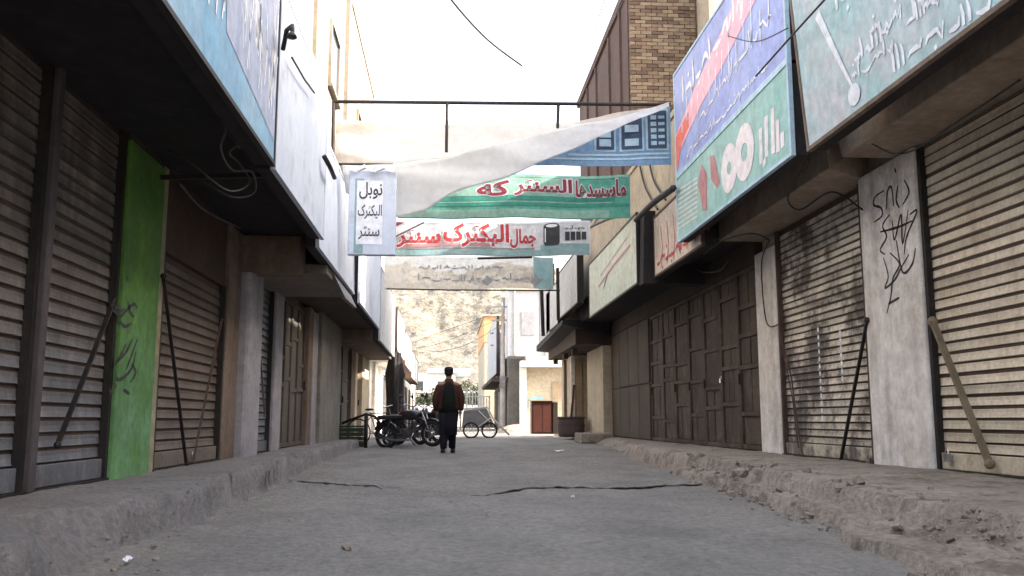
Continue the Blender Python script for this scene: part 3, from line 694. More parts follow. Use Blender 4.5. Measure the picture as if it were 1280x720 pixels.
# tall tan building behind
tb = thing('apartment_building', 'tall tan plastered building rising behind the left signs', 'building', (-5, 18, 0))
MB().box(-9, -2.45, 8.6, 27.4, 4.8, 10.75).build('wall', M['tan'], tb)
MB().box(-9.1, -2.42, 8.5, 27.45, 10.75, 11.0).build('cornice', M['tan'], tb)
MB().box(-2.45, -2.38, 15.2, 15.35, 5, 10.7).build('drainpipe', M['tan'], tb)
MB().box(-2.45, -2.36, 19.8, 20.2, 5, 10.7).build('pilaster', M['tan'], tb)
for ya, za in ((12.2, 7.4), (17.3, 7.4), (22.6, 7.4), (12.2, 5.5), (22.6, 5.6)):
    w_ = MB().box(-2.45, -2.42, ya, ya + 1.2, za, za + 1.2).build('window', M['glass_dk'] if ya > 13 else M['plaster_c'], tb)
    f = MB(); f.box(-2.45, -2.39, ya - .08, ya, za - .08, za + 1.28); f.box(-2.45, -2.39, ya + 1.2, ya + 1.28, za - .08, za + 1.28); f.box(-2.45, -2.38, ya, ya + 1.2, za + 1.2, za + 1.28); f.box(-2.45, -2.35, ya - .1, ya + 1.3, za - .14, za - .081)
    f.build('frame', M['tan'], w_)
MB().box(-7, -2.7, 27.5, 33, 3.5, 6.2).build('rear_wall', M['plaster_c'], tb)

# =============================================================== RIGHT ROW
r_ = {k: YR(*v) for k, v in dict(p1a=(1173, 582), p1b=(1097, 577), s2=(981, 571), p2b=(955, 568), d1=(815, 552), d0=(766, 546), p3=(745, 545), q=(722, 543)).items()}
c1 = thing('shop_building', 'nearest shop on the right with a beige shutter and brown concrete beam', 'shop', (6, 5, 0))
ym = (r_['p1a'] + r_['p1b']) / 2
MB().box(XR + .10, 8.5, -4.5, ym, 0, 7.5).build('wall', M['plaster_c'], c1)
s = shutter(c1, 1, XR, 3.2, r_['p1a'], ZP, 3.3, M['slat_r'], .1)
brace(s, W(1166, 402, X=XR - .05), W(1237, 580, X=XR - .05), .055, M['olive_steel'])
padlock(s, W(1184, 572, X=XR - .03), .08)
shutter(c1, 1, XR, -1.5, 2.6, ZP, 3.3, M['slat_r'], .1)
pillar(c1, XR - .02, XR + .1, 2.6, 3.2, ZP - .2, 3.3, M['plaster_w'])
bm_ = MB().hexa([(3.95, -4, 3.33), (XR + .1, -4, 3.33), (XR + .1, ym - .15, 3.33), (3.95, ym - .15, 3.33), (3.95, -4, 3.98), (XR + .1, -4, 3.98), (XR + .1, ym - .0, 3.98), (3.95, ym + .1, 3.98)])
bm_.build('beam', M['beamc'], c1, bevel=.015)
MB().box(3.5, XR + .1, -4.5, ym, 4.0, 4.5).build('overhang', M['void'], c1)  # black colour paints in the shade above the beam

c2 = thing('shop_building', 'second shop on the right with scrawled white pillar and worn striped shutter', 'shop', (6, 10.5, 0))
MB().box(XR + .10, 8.5, ym + .003, r_['p2b'], 0, 7.5).build('wall', M['plaster_c'], c2)
pw = pillar(c2, XR - .045, XR + .10, r_['p1a'] + .003, r_['p1b'], ZP - .2, 3.32, M['plaster_w'], 'wide whitewashed pillar with black graffiti', .02)
P = PX(1, XR - .045, r_['p1b'], 0)
def wr(px, py): q = W(px, py, X=XR - .05); return (r_['p1b'] - q.y, q.z)
gf = MB()
for seq in ([(1105, 238), (1094, 246), (1092, 256), (1101, 260), (1102, 270), (1092, 278)], [(1108, 262), (1109, 240), (1114, 234), (1117, 258)], [(1122, 232), (1120, 250), (1124, 260)], [(1130, 225), (1136, 240), (1128, 256)],
            [(1118, 210), (1120, 216)], [(1112, 268), (1103, 282), (1108, 296), (1100, 312), (1106, 318)], [(1115, 276), (1118, 300), (1126, 268), (1128, 305), (1135, 262)], [(1100, 290), (1122, 284), (1140, 276)],
            [(1137, 268), (1146, 264), (1133, 296), (1130, 318)], [(1104, 322), (1110, 345), (1106, 360), (1118, 350), (1126, 335), (1136, 318)], [(1112, 316), (1124, 330), (1116, 348), (1113, 372), (1108, 392)],
            [(1110, 380), (1124, 372)], [(1120, 300), (1128, 340), (1140, 330), (1144, 310)]):
    gf.spray([wr(*p) for p in seq], .026, P)
gf.build('graffiti', M['cable'], pw)
s = shutter(c2, 1, XR, r_['p1b'] + .04, r_['s2'], ZP, 3.28, M['slat_r2'], .088, frame=M['rust_steel'])
brace(s, W(1084, 400, X=XR - .06), W(1051, 576, X=XR - .06), .035, M['black_steel'])
MB().tube([W(*p, X=XR - .04) for p in ((975, 418), (981, 440), (989, 470), (994, 510), (999, 545), (1004, 572))], .012, 6).build('chain', M['rust_steel'], s)
MB().tube([W(*p, X=XR - .04) for p in ((976, 430), (984, 462), (991, 500), (998, 560))], .009, 6).build('chain', M['rust_steel'], s)
padlock(s, W(1086, 576, X=XR - .03), .07)
for px_, a_, b_ in ((1027, 402, 520), (1052, 410, 470)):
    dm = MB(); q0 = W(px_, b_, X=XR - .05); q1 = W(px_ - 2, a_, X=XR - .05); zz_ = q0.z
    while zz_ < q1.z:
        k_ = math.floor((zz_ - (ZP + .17)) / .088) * .088 + ZP + .17
        MB().box(XR - .0455, XR - .040, q0.y - .018, q0.y + .016, k_ + .02, k_ + .072).build('paint_drip', M['prt_white'], s); zz_ += .088
MB().box(XR - .03, XR + .1, r_['s2'] + .003, r_['p2b'], ZP - .1, 3.1).build('pillar', M['plaster_w'], c2, bevel=.015)
MB().hexa([(3.95, r_['p1b'] - .45, 3.30), (XR + .1, r_['p1b'] + .05, 3.30), (XR + .1, r_['p2b'], 3.30), (3.95, r_['p2b'], 3.30), (3.95, r_['p1b'] - .35, 3.75), (XR + .1, r_['p1b'] - .05, 3.75), (XR + .1, r_['p2b'], 3.75), (3.95, r_['p2b'], 3.75)]).build('beam', M['beamc'], c2, bevel=.015)
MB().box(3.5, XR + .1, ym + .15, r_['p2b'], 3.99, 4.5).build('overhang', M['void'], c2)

c3 = thing('shop_building', 'long dark shop on the right with brown panelled folding doors', 'shop', (6, 17, 0))
MB().box(XR + .10, 8, r_['p2b'] + .003, r_['d0'], 0, 5.6).build('wall', M['plaster_c'], c3)
ed = [r_['p2b']] + [YR(p, 560) for p in (926, 903, 882, 863, 845, 830, 815)]
leaf_door(c3, 1, XR, sorted(ed), ZP, 3.0, M['door_dk'], 5, 'brown panelled folding door with grimy leaves')
sd_ = MB().box(XR + .02, XR + .06, ed[-1] + .05, r_['d0'] - .05, ZP, 3.0).build('sheet_door', M['door_dk2'], c3)
for k in range(4):
    a_ = ed[-1] + .05; L_ = (r_['d0'] - .05 - a_) / 4
    MB().box(XR - .01, XR + .018, a_ + k * L_ + .02, a_ + (k + 1) * L_ - .02, ZP + .03, 1.5).build('panel', M['door_dk2'], sd_); MB().box(XR - .014, XR + .018, a_ + k * L_ + .02, a_ + (k + 1) * L_ - .02, 1.54, 2.98).build('panel', M['door_dk2'], sd_)
padlock(c3, W(901, 476, X=XR - .03), .07)
MB().box(XR - .02, XR + .1, r_['p2b'], r_['d0'], 3.0, 3.35).build('lintel', M['plaster_dk'], c3)
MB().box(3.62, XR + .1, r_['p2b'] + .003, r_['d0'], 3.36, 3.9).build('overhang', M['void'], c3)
MB().box(3.56, XR + .1, r_['p2b'] + .3, 24.5, 3.91, 5.5).build('upper_wall', M['plaster_c'], c3)

c4 = thing('shop_building', 'cream shop on the right with pale pillar beside the dark doors', 'shop', (6, 30, 0))
MB().box(XR + .1, 6.3, r_['d0'] + .003, 31.3, 0, 4.0).build('wall', M['plaster_c'], c4)
pillar(c4, XR - .25, XR + .1, r_['d0'] + .003, r_['p3'], .1, 2.75, M['plaster_c'], 'pale cream pillar')
pillar(c4, XR - .05, XR + .1, r_['p3'], 28.4, .1, 2.7, M['plaster_c'], name='wall_pier')
MB().box(3.95, XR + .1, 28.42, 31.3, 0, 2.75).build('wing_wall', M['plaster_c'], c4)
for xa, xb in ((4.02, 4.24), (4.27, 4.48)): MB().box(xa, xb, 28.36, 28.41, .24, 2.6).build('door', M['door_cream'], c4)
MB().box(3.88, 4.0, 28.3, 28.41, .1, 2.7).build('door_post', M['white_wall'], c4)
MB().box(3.86, 3.94, 29.9, 30.05, .1, 2.7).build('door_post', M['plaster_br'], c4)
MB().box(3.5, XR + .1, r_['d0'] + .003, 31.4, 2.78, 3.2).build('overhang', M['plaster_dk'], c4)
for ya in (26, 28, 30.6): MB().box(3.6, 3.75, ya, ya + .15, 2.6, 2.78).build('bracket', M['rust_steel'], c4)
MB().box(3.53, 4.7, 12.9, 24.6, 5.505, 5.6).build('coping', M['plaster_c'], c3)
MB().box(3.62, XR + .1, 24.7, 31.3, 4.01, 5.2).build('upper_wall', M['plaster_c'], c4)

# brick building
bb = thing('brick_building', 'tall unplastered brick building above the right hand signs', 'building', (4.5, 20, 0))
XB0, XB1, YB0, YB1, ZB = 3.60, 4.95, 17.0, 24.0, 9.6
MB().box(XB0 + .09, XB1 + 1, YB0 + .10, YB1, 5.62, ZB).build('wall', M['mortar'], bb)
sidew = MB().box(XB0, XB0 + .088, YB0 + .24, YB1, 5.62, ZB - .2).build('side_wall', M['redwall'], bb)
for ya in (17.9, 19.2, 21.0, 22.4): MB().box(XB0 - .05, XB0 - .002, ya, ya + .10, 5.63, ZB - .25).build('drainpipe', M['redwall'], sidew)
MB().box(XB0 - .06, XB0 + .12, YB0 + .24, YB1 + .1, ZB - .19, ZB).build('coping', M['redwall'], bb)
def brickmesh(w, h, d, mat, seed):
    rd = random.Random(seed); m = MB().box(0, w, 0, d, 0, h); m.v = [tuple(c + rd.uniform(-.004, .004) for c in v) for v in m.v]
    return m.build('brick', mat, None, mesh_only=True)
BM = [brickmesh(.215, .066, .11, BR[i % 3], i) for i in range(6)]; BH = [brickmesh(.10, .066, .11, BR[i % 3], 20 + i) for i in range(3)]
z = 5.95; row = 0; rd = random.Random(9); nb = 0; far = MB()
while z < 9.55:
    x = XB0; first = True
    while x < XB1 - .02:
        half = (first and row % 2) or (x + .215 > XB1 + .02)
        me = rd.choice(BH if half else BM); w = .10 if half else .215
        if nb < 296:
            o = bpy.data.objects.new('brick', me); C.objects.link(o); o.parent = bb
            o.location = (x - 4.5, YB0 + rd.uniform(-.008, .008) - 20, z); nb += 1
        else:
            far.box(x, x + w, YB0 + rd.uniform(-.008, .008), YB0 + .11, z, z + .066)
        x += w + .012; first = False
    z += .078; row += 1
far.box(XB0, XB1, YB0, YB0 + .1, 5.62, 5.94)
o = far.build('brick_courses', BR[0], bb); o['kind'] = 'stuff'
cb = thing('apartment_building', 'cream upper building beside the brick wall at top right', 'building', (7, 15.5, 0))
MB().box(5.0, 9, 16.2, 24, 4, 10.5).build('wall', M['plaster_c'], cb)
MB().box(4.97, 5.0, 17, 23, 6, 7).build('window', M['glass_dk'], cb)

# far right side, across the side street
d1_ = thing('shop_building', 'cream corner shop across the side street, with white post', 'shop', (5, 48, 0))
MB().box(3.9, 14, 45, 47.5, 0, 3.9).build('wall', M['plaster_c'], d1_)
MB().box(3.0, 9, 45.5, 47.6, 3.92, 7.6).build('upper_wall', M['tarp'], d1_)
MB().box(2.9, 9, 45.35, 45.48, 7.3, 7.65).build('parapet', M['plaster_c'], d1_)
for xa in (3.3, 4.9): MB().box(xa, xa + .12, 45.38, 45.5, 3.95, 7.29).build('drainpipe', M['pole'], d1_)
MB().box(3.7, 4.4, 45.42, 45.5, 5.0, 6.2).build('window', M['prt_grey'], d1_)
MB().box(3.55, 3.88, 44.6, 45.0, .1, 3.3).build('pillar', M['white_wall'], d1_)
MB().box(3.55, 9, 44.2, 44.98, 3.31, 3.6).build('canopy_slab', M['white_wall'], d1_)
for ya in (5.2, 7.8): MB().box(ya, ya + 1.5, 44.93, 44.99, .2, 2.6).build('door', M['door_cream'], d1_)
MB().box(4.05, 4.75, 44.9, 44.97, 1.25, 1.85).build('notice_board', M['cyan'], d1_)
d2_ = thing('shop_building', 'grey shuttered shops far down the right side beyond the utility pole', 'shop', (5, 58, 0))
MB().box(3.2, 12, 48, 62, 0, 4.4).build('wall', M['grey_pillar'], d2_)
for ya in (49, 52.5, 56, 59): MB().box(3.14, 3.2, ya, ya + 2.6, .15, 2.6).build('door', M['door_dk'], d2_)
MB().box(2.3, 3.2, 48, 62, 2.75, 2.95).build('canopy_slab', M['plaster_dk'], d2_)
d3_ = thing('house', 'distant house with orange and yellow upper wall in the sun', 'house', (5, 72, 0))
MB().box(2.65, 11, 66, 80, 0, 6.4).build('wall', M['plaster_c'], d3_)
MB().box(2.6, 11.05, 65.94, 80.05, 6.4, 8.3).build('upper_wall', M['orange'], d3_)
MB().box(2.5, 11.2, 65.8, 80.2, 8.3, 8.45).build('roof', M['plaster_c'], d3_)
for xa in (4, 6.5): MB().box(xa, xa + 1.2, 65.9, 65.94, 6.9, 7.8).build('window', M['glass_dk'], d3_)

# far white buildings under the hill
fw = thing('house', 'long low white house at the far end of the street', 'house', (0, 118, 0))
MB().box(-9, 8, 112, 122, 0, 4.0).build('wall', M['white_wall'], fw)
MB().box(-9.4, 8.4, 111.4, 122.4, 4.0, 4.3).build('roof', M['white_wall'], fw)
for xa in (-7.5, -5, -2.4, .2, 2.8, 5.4): MB().box(xa, xa + 1.3, 111.9, 112, 1.2, 2.8).build('window', M['glass_dk'], fw)
fw2 = thing('house', 'second distant white house with blue roof edge behind the long one', 'house', (-6, 135, 0))
MB().box(-16, 1, 130, 140, 0, 7.4).build('wall', M['white_wall'], fw2)
MB().box(-3, 3.2, 129.4, 140.4, 7.42, 8.0).build('roof', M['prt_lblue'], fw2)
for xa in (-9, -5, -1.5): MB().box(xa, xa + 1.4, 129.9, 130, 4.8, 6.2).build('window', M['glass_dk'], fw2)
bw = MB().box(-4.5, 3.5, 86, 86.25, 0, 2.1); single(bw, 'boundary_wall', M['white_wall'], 'plain white boundary wall closing the end of the street', 'wall')

def tree(x, y, h, r, label, seed):
    t = thing('tree', label, 'tree', (x, y, .1)); rd = random.Random(seed)
    tr = MB().tube([(x, y, 0), (x + .1, y, h * .4), (x, y + .1, h * .75)], [.22, .16, .08], 8)
    for k in range(5):
        a = rd.uniform(0, 6.28); tr.tube([(x + .05, y, h * .4), (x + math.cos(a) * r * .5, y + math.sin(a) * r * .5, h * .7)], [.09, .04], 6)
    tr.build('trunk', M['bark'], t)
    lf = MB()
    cl = [(rd.gauss(0, r * .45), rd.gauss(0, r * .45), h * .7 + rd.gauss(0, r * .35), rd.uniform(.25, .5) * r) for _ in range(16)]
    for i in range(2200):
        c = rd.choice(cl); v = Vector((rd.gauss(0, 1), rd.gauss(0, 1), rd.gauss(0, 1))).normalized() * c[3] * rd.uniform(.5, 1.05)
        p = Vector((x + c[0], y + c[1], c[2])) + v; q = Euler((rd.uniform(0, 6), rd.uniform(0, 6), 0)).to_matrix(); s_ = .11 * r / 2
        lf.add([p + q @ Vector(k) * s_ for k in ((-1, 0, 0), (0, -.7, 0), (1, 0, .2), (0, .7, 0))], [(0, 1, 2, 3)])
    o = lf.build('crown', M['leaf'], t); return t
tree(-2.2, 100, 3.9, 1.9, 'dark round tree before the far white house, left of the walking man', 1)
tree(2.6, 95, 4.2, 1.5, 'dark tree over the white gate, right of the walking man', 2)
tree(5.5, 101, 4.5, 2.0, 'tree half hidden by the far right shops', 3)

# =============================================================== SIGNS along the street
def loftcloth():
    m = MB(); n = 16
    for j, (z_, k_) in enumerate(((.16, .75), (.6, 1.0), (1.4, .85), (2.2, .95), (2.85, .6))):
        for i in range(n):
            a = 2 * PI * i / n; r_w = (1 + .25 * math.sin(a * 5 + j)) * k_
            m.v.append((-1.72 + .28 * r_w * math.cos(a), 29.2 + .3 * r_w * math.sin(a), z_))
    for j in range(4):
        for i in range(n): m.f.append((j * n + i, j * n + (i + 1) % n, (j + 1) * n + (i + 1) % n, (j + 1) * n + i))
    m.f.append(tuple(range(n))[::-1]); m.f.append(tuple(4 * n + i for i in range(n)))
    return m
def street_sign(label, side, X, y0, y1, z0, z1, mat, cat='sign', depth=.03, lean=0.0, frame=None, name='shop_sign', rim=.03):
    """a sheet metal box sign parallel to the street"""
    t = thing(name, label, cat, (X, (y0 + y1) / 2, z0)); sx = 1 if side < 0 else -1
    h = z1 - z0; a = X; 
    def cor(xo, y, z): return (X - sx * xo + sx * lean * (z - z0), y, z)
    MB().hexa([cor(0, y0, z0), cor(depth, y0, z0), cor(depth, y1, z0), cor(0, y1, z0), cor(0, y0, z1), cor(depth, y0, z1), cor(depth, y1, z1), cor(0, y1, z1)]).build('board', mat, t)
    D = depth; MB().hexa([cor(D + .003, y0 + .01, z0 + .004), cor(D + .13, y0 + .01, z0 + .004), cor(D + .13, y1 - .01, z0 + .004), cor(D + .003, y1 - .01, z0 + .004), cor(D + .003, y0 + .01, z1 - .02), cor(D + .13, y0 + .01, z1 - .02), cor(D + .13, y1 - .01, z1 - .02), cor(D + .003, y1 - .01, z1 - .02)]).build('back_box', M['void'], t)  # black box paints in the shaded gap behind and below the board
    fr = MB()
    for za, zb in ((z0 - .005, z0 + rim), (z1 - rim, z1 + .005)):
        fr.hexa([cor(-.012, y0 - .01, za), cor(depth + .005, y0 - .01, za), cor(depth + .005, y1 + .01, za), cor(-.012, y1 + .01, za), cor(-.012, y0 - .01, zb), cor(depth + .005, y0 - .01, zb), cor(depth + .005, y1 + .01, zb), cor(-.012, y1 + .01, zb)])
    for ya, yb in ((y0 - .01, y0 + rim), (y1 - rim, y1 + .01)):
        fr.hexa([cor(-.010, ya, z0 + rim), cor(depth + .004, ya, z0 + rim), cor(depth + .004, yb, z0 + rim), cor(-.010, yb, z0 + rim), cor(-.010, ya, z1 - rim), cor(depth + .004, ya, z1 - rim), cor(depth + .004, yb, z1 - rim), cor(-.010, yb, z1 - rim)])
    fr.build('frame', frame or M['rust_steel'], t)
    P = PX(side, X, y0 if side < 0 else y1, z0, lean)
    return t, P
# left 1: faded blue
yl1, yl2 = W(342, 218, X=-1.5).y, W(404, 298, X=-1.5).y
t, P = street_sign('long faded blue sign with washed out white streaks, nearest on the left', -1, -1.5, -1.5, yl1, 2.84, 4.56, M['sign_blue'], frame=M['black_steel'])
LL = yl1 + 1.5
m_ = MB(); m_.poly([(LL - 1.75, .42), (LL - .05, .2), (LL - .05, 1.66), (LL - 1.85, 1.66)], P); m_.build('faded_panel', M['sign_lav'], t)
m_ = MB(); rr = random.Random(4)
for i in range(60):
    s_ = LL - rr.uniform(.1, 2.3); a_ = rr.uniform(.35, .9); m_.ribbon([(s_, a_), (s_ + rr.uniform(-.1, .1), a_ + rr.uniform(.25, .5))], rr.uniform(.012, .03), P, .002)
scrawl(m_, P, LL * .50, .95, LL * .2, .3, 7, .03, 11, .002)
m_.build('lettering', M['prt_white'], t)['kind'] = 'stuff'
# lamp hook on its far edge
lp = W(347, 44, X=-1.45)
l_ = MB().tube([lp + Vector((0, .25, -.02)), lp + Vector((.05, .12, .1)), lp + Vector((.12, 0, .09)), lp + Vector((.14, -.1, -.02))], .02, 8)
l_.lathe([(.015, 0), (.04, -.03), (.045, -.05), (.01, -.05)], lp + Vector((.14, -.12, -.02)), 12)
single(l_, 'sign_lamp', M['black_steel'], 'small black hooked lamp over the join of the two left signs', 'lamp', smooth=True)
tl = MB().tube([W(365, 72, X=-1.44), W(381, 100, X=-1.44), W(393, 116, X=-1.44)], .010, 6)
single(tl, 'tube_lamp', M['black_steel'], 'thin dark tube along the upper edge of the whitish left sign', 'lamp')
t, P = street_sign('whitish blue sheet sign with stains after the faded blue one', -1, -1.5, yl1 + .03, yl2, 2.82, 4.54, M['sign_white'], frame=M['sign_white'])
yl3 = W(447, 361, X=-1.5).y
t, P = street_sign('pale blue grey sign hanging lower behind the whitish one on the left', -1, -1.56, yl2 + .05, yl3, 2.74, 4.3, M['sign_white'], frame=M['sign_white'], lean=-.03)
for i, (a, b) in enumerate(((11.7, 13.5), (13.9, 15.3))): pass
# canopy drop panel
dp = MB().hexa([(-1.5, 13.0, 2.45), (-1.56, 13.0, 2.45), (-1.56, 14.6, 2.5), (-1.5, 14.6, 2.5), (-1.62, 12.2, 2.76), (-1.68, 12.2, 2.76), (-1.68, 14.6, 2.76), (-1.62, 14.6, 2.76)])
single(dp, 'awning_flap', M['grey_steel'], 'bent grey metal flap hanging under the low slab on the left', 'awning')
t, P = street_sign('white blue fascia sign further down the left side, behind the small hanging sign', -1, -1.66, 16.6, 21.5, 2.85, 4.6, M['sign_white'], frame=M['sign_white'])
t, P = street_sign('off white fascia sign above the brown doors on the left', -1, -1.66, 21.7, 27.5, 2.6, 4.4, M['sign_white2'], frame=M['sign_white2'])
for (ya, yb, za, zb, lab) in ((30.5, 35.8, 3.0, 4.5, 'cream white awning board above the far white pillars'), (36.4, 42.5, 2.9, 4.3, 'far pale awning board past the white pillars on the left'), (43, 52, 2.7, 4.0, 'farthest pale awning board on the left side')):
    street_sign(lab, -1, -1.75, ya, yb, za, zb, M['tarp'], cat='awning board', depth=.3, name='awning_board')
# dark hanging cloth at the far left posts
dc = MB(); 
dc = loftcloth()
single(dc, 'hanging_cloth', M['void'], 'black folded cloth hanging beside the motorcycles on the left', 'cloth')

# right 1: teal white, large
xs = 3.3
ya1 = W(1010, 178, X=xs).y; yb1 = W(990, 190, X=xs).y; yc1_ = W(848, 309, X=xs).y
t, P = street_sign('big weathered teal and white sign nearest on the right', 1, xs, -.5, ya1, 3.16, 5.0, M['sign_teal_w'], lean=.07, frame=M['plaster_br'], rim=.03)
def onsign(px, py, yy, X, z0): q = W(px, py, X=X); return (yy - q.y, q.z - z0)
m_ = MB()
f_ = lambda *a: [onsign(px, py, ya1, xs - .05, 3.16) for px, py in a]
m_.ribbon([(*p, w) for p, w in zip(f_((1026, 18), (1038, 50), (1052, 85), (1063, 112)), (.10, .08, .05, .035))], .06, P, .004)
q = f_((1063, 118))[0]; m_.poly([(q[0] + .11 * math.cos(a), q[1] + .09 * math.sin(a)) for a in np.linspace(0, 2 * PI, 14)[:-1]], P, .005)
for seed, pts in enumerate((((1066, 78), (1100, 52)), ((1088, 48), (1122, 24)), ((1140, 22), (1165, 4)), ((1112, 90), (1165, 50)), ((1180, 44), (1230, 8)))):
    a, b = f_(*pts); dd = b[0] - a[0]
    scrawl(m_, P, a[0], a[1], dd, .19 if seed % 2 else .15, max(3, dd * 4), .032, 60 + seed, .003, (b[1] - a[1]) / dd)
a = f_((1060, 14), (1098, 8))
rr = random.Random(8)
for i in range(5): scrawl(m_, P, 1.0 + i * .9, .28 + .05 * (i % 2), .7, .16, 5, .022, 80 + i, .003)
for i in range(5): scrawl(m_, P, .9 + i * .95, .95, .8, .3, 4, .04, 90 + i, .003)
m_.build('lettering', M['prt_white'], t)['kind'] = 'stuff'
# right 2: periwinkle over teal
zd = 4.2
t, P = street_sign('tall blue sign with pink band and white script on the right', 1, xs, yb1, yc1_ + .0, zd + .01, 5.78, M['sign_purple'], lean=.0, frame=M['prt_lblue'])
SL = yc1_ - yb1
m_ = MB(); m_.poly([(.03, .36), (.35, .35), (1.4, .62), (2.4, .78), (3.2, .95), (SL - .03, 1.18), (SL - .03, 1.55), (3.2, 1.5), (2.4, 1.22), (1.2, .98), (.3, .70), (.03, .62)], P, .001); m_.build('pink_band', M['sign_pink'], t)
m_ = MB(); m_.poly([(.035, .10), (.12, .12), (.35, .40), (.75, .52), (.75, .74), (.3, .66), (.035, .60)], P, .002); m_.build('coral_band', M['sign_red'], t)
m_ = MB()
scrawl(m_, P, .5, .98, 3.3, .34, 11, .065, 101, .003, .06)
scrawl(m_, P, .6, .14, 3.2, .13, 16, .026, 102, .003, .0); scrawl(m_, P, 1.3, .42, 2.7, .18, 9, .03, 103, .003, .08)
for i in range(14): s_ = .4 + i * .27; m_.ribbon([(s_, .55 + .1 * math.sin(i * 2)), (s_ + .03, .85 + .25 * (i % 3) * .5)], .03, P, .003)
m_.build('lettering', M['prt_white'], t)['kind'] = 'stuff'
t, P = street_sign('teal sign with pinkish white loops under the blue one on the right', 1, xs, yb1, yc1_, 3.24, zd, M['sign_teal'], frame=M['prt_lblue'])
f_ = lambda *a: [onsign(px, py, yc1_, xs, 3.24) for px, py in a]
m_ = MB()
m_.poly(f_((879, 263), (884, 262), (884, 217), (877, 205), (873, 232)), P, .001)
m_.poly(f_((888, 195), (893, 194), (900, 226), (897, 236), (889, 224)), P, .001); m_.build('rose_letters', M['prt_rose'], t)
m_ = MB()
def ring(cx, cy, rx, ry, w):
    n = 22; o_ = []
    for k_ in (1.0, w):
        for a in np.linspace(0, 2 * PI, n + 1)[:-1]:
            q_ = onsign(cx + rx * k_ * math.cos(a), cy + ry * k_ * math.sin(a) - rx * k_ * math.cos(a) * .6, yc1_, xs, 3.24); o_.append(P(q_[0], q_[1], .0015 + .0003 * (cx > 920)))
    m_.add(o_, [(i, (i + 1) % n, n + (i + 1) % n, n + i) for i in range(n)])
ring(912, 210, 10, 31, .26); ring(931, 190, 12, 36, .32)
m_.build('loops', M['prt_pinkw'], t)
m_ = MB(); 
for i, (px, a, b) in enumerate(((951, 160, 205), (958, 145, 196), (966, 135, 192), (972, 150, 190), (978, 165, 184), (955, 200, 207))):
    m_.ribbon(f_((px, a), (px + 1, b)), .10, P, .001)
for i in range(9): m_.ribbon(f_((848, 238 + i * 6), (872, 222 + i * 6)), .02, P, .001)
m_.build('white_letters', M['prt_pinkw'], t)['kind'] = 'stuff'
# right 3: cream with red scribble
y3a, y3b = 12.0, W(822, 337, X=3.55).y
t, P = street_sign('cream sign with red scribbles, half hidden under the teal one', 1, 3.5, y3a, y3b, 3.10, 4.15, M['sign_cream'])
m_ = MB(); scrawl(m_, P, .2, .15, 2.9, .3, 9, .05, 121, .001)
for k in range(5): m_.ribbon([(.5 + k * .4, .1), (.62 + k * .4, .4), (.5 + k * .42, .8)], .03, P, .001)
m_.build('red_lettering', M['prt_red'], t)['kind'] = 'stuff'
# right 4: mint cream
y4a, y4b = W(797, 352, X=3.3).y, W(737, 395, X=3.3).y
t, P = street_sign('mint and cream sign with small dark leaf mark on the right', 1, 3.3, y4a, y4b, 3.07, 4.35, M['sign_mint'], frame=M['black_steel'])
SL = y4b - y4a
m_ = MB(); q = onsign(755, 362, y4b, 3.3, 3.07)
m_.poly([(q[0] - .12, q[1]), (q[0] + .1, q[1] + .05), (q[0] + .75, q[1] + .34), (q[0] + .2, q[1] + .18), (q[0] + .1, q[1] + .12)], P, .001); m_.build('leaf_mark', M['prt_navy'], t)
m_ = MB(); m_.ribbon([(SL * .25, .55), (SL * .6, .72), (SL * .9, .8)], .06, P, .001); m_.ribbon([(SL * .3, .75), (SL * .85, 1.0)], .03, P, .001); m_.build('rose_stroke', M['prt_rose'], t)
# black box end between signs 3 and 4
be = MB().hexa([(3.32, y3b + .1, 3.02), (4.4, y3b + .1, 3.02), (4.4, y4a - .05, 3.02), (3.32, y4a - .05, 3.02), (3.36, y3b + .1, 4.3), (4.4, y3b + .1, 4.3), (4.4, y4a - .05, 4.3), (3.36, y4a - .05, 4.3)])
single(be, 'sign_box', M['void'], 'black open backed sign box between the cream and mint signs', 'sign')
y5a, y5b = W(722, 372, X=3.15).y, W(697, 400, X=3.15).y
street_sign('plain pale blue sign, next past the mint one on the right', 1, 3.15, y5a, y5b, 3.55, 4.9, M['sign_white2'], frame=M['black_steel'])
street_sign('narrow whitish sign further along the right side', 1, 3.2, y5b + .3, y5b + 3.4, 3.5, 4.8, M['sign_white2'], frame=M['black_steel'])
street_sign('large bright white sheet sign farthest on the right near the side street', 1, 3.2, 28.2, 31.5, 3.35, 5.7, M['tarp'], frame=M['black_steel'])
street_sign('grey white sign above the far right shuttered shops', 1, 2.6, 49, 60, 3.2, 6.4, M['tarp'], frame=M['grey_steel'])
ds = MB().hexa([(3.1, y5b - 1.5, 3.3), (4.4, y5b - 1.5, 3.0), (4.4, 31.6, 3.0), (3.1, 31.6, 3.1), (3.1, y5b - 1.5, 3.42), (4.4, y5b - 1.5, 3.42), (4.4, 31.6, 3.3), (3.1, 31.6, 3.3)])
single(ds, 'awning', M['void'], 'dark sloping tin awning over the cream shop on the right', 'awning')

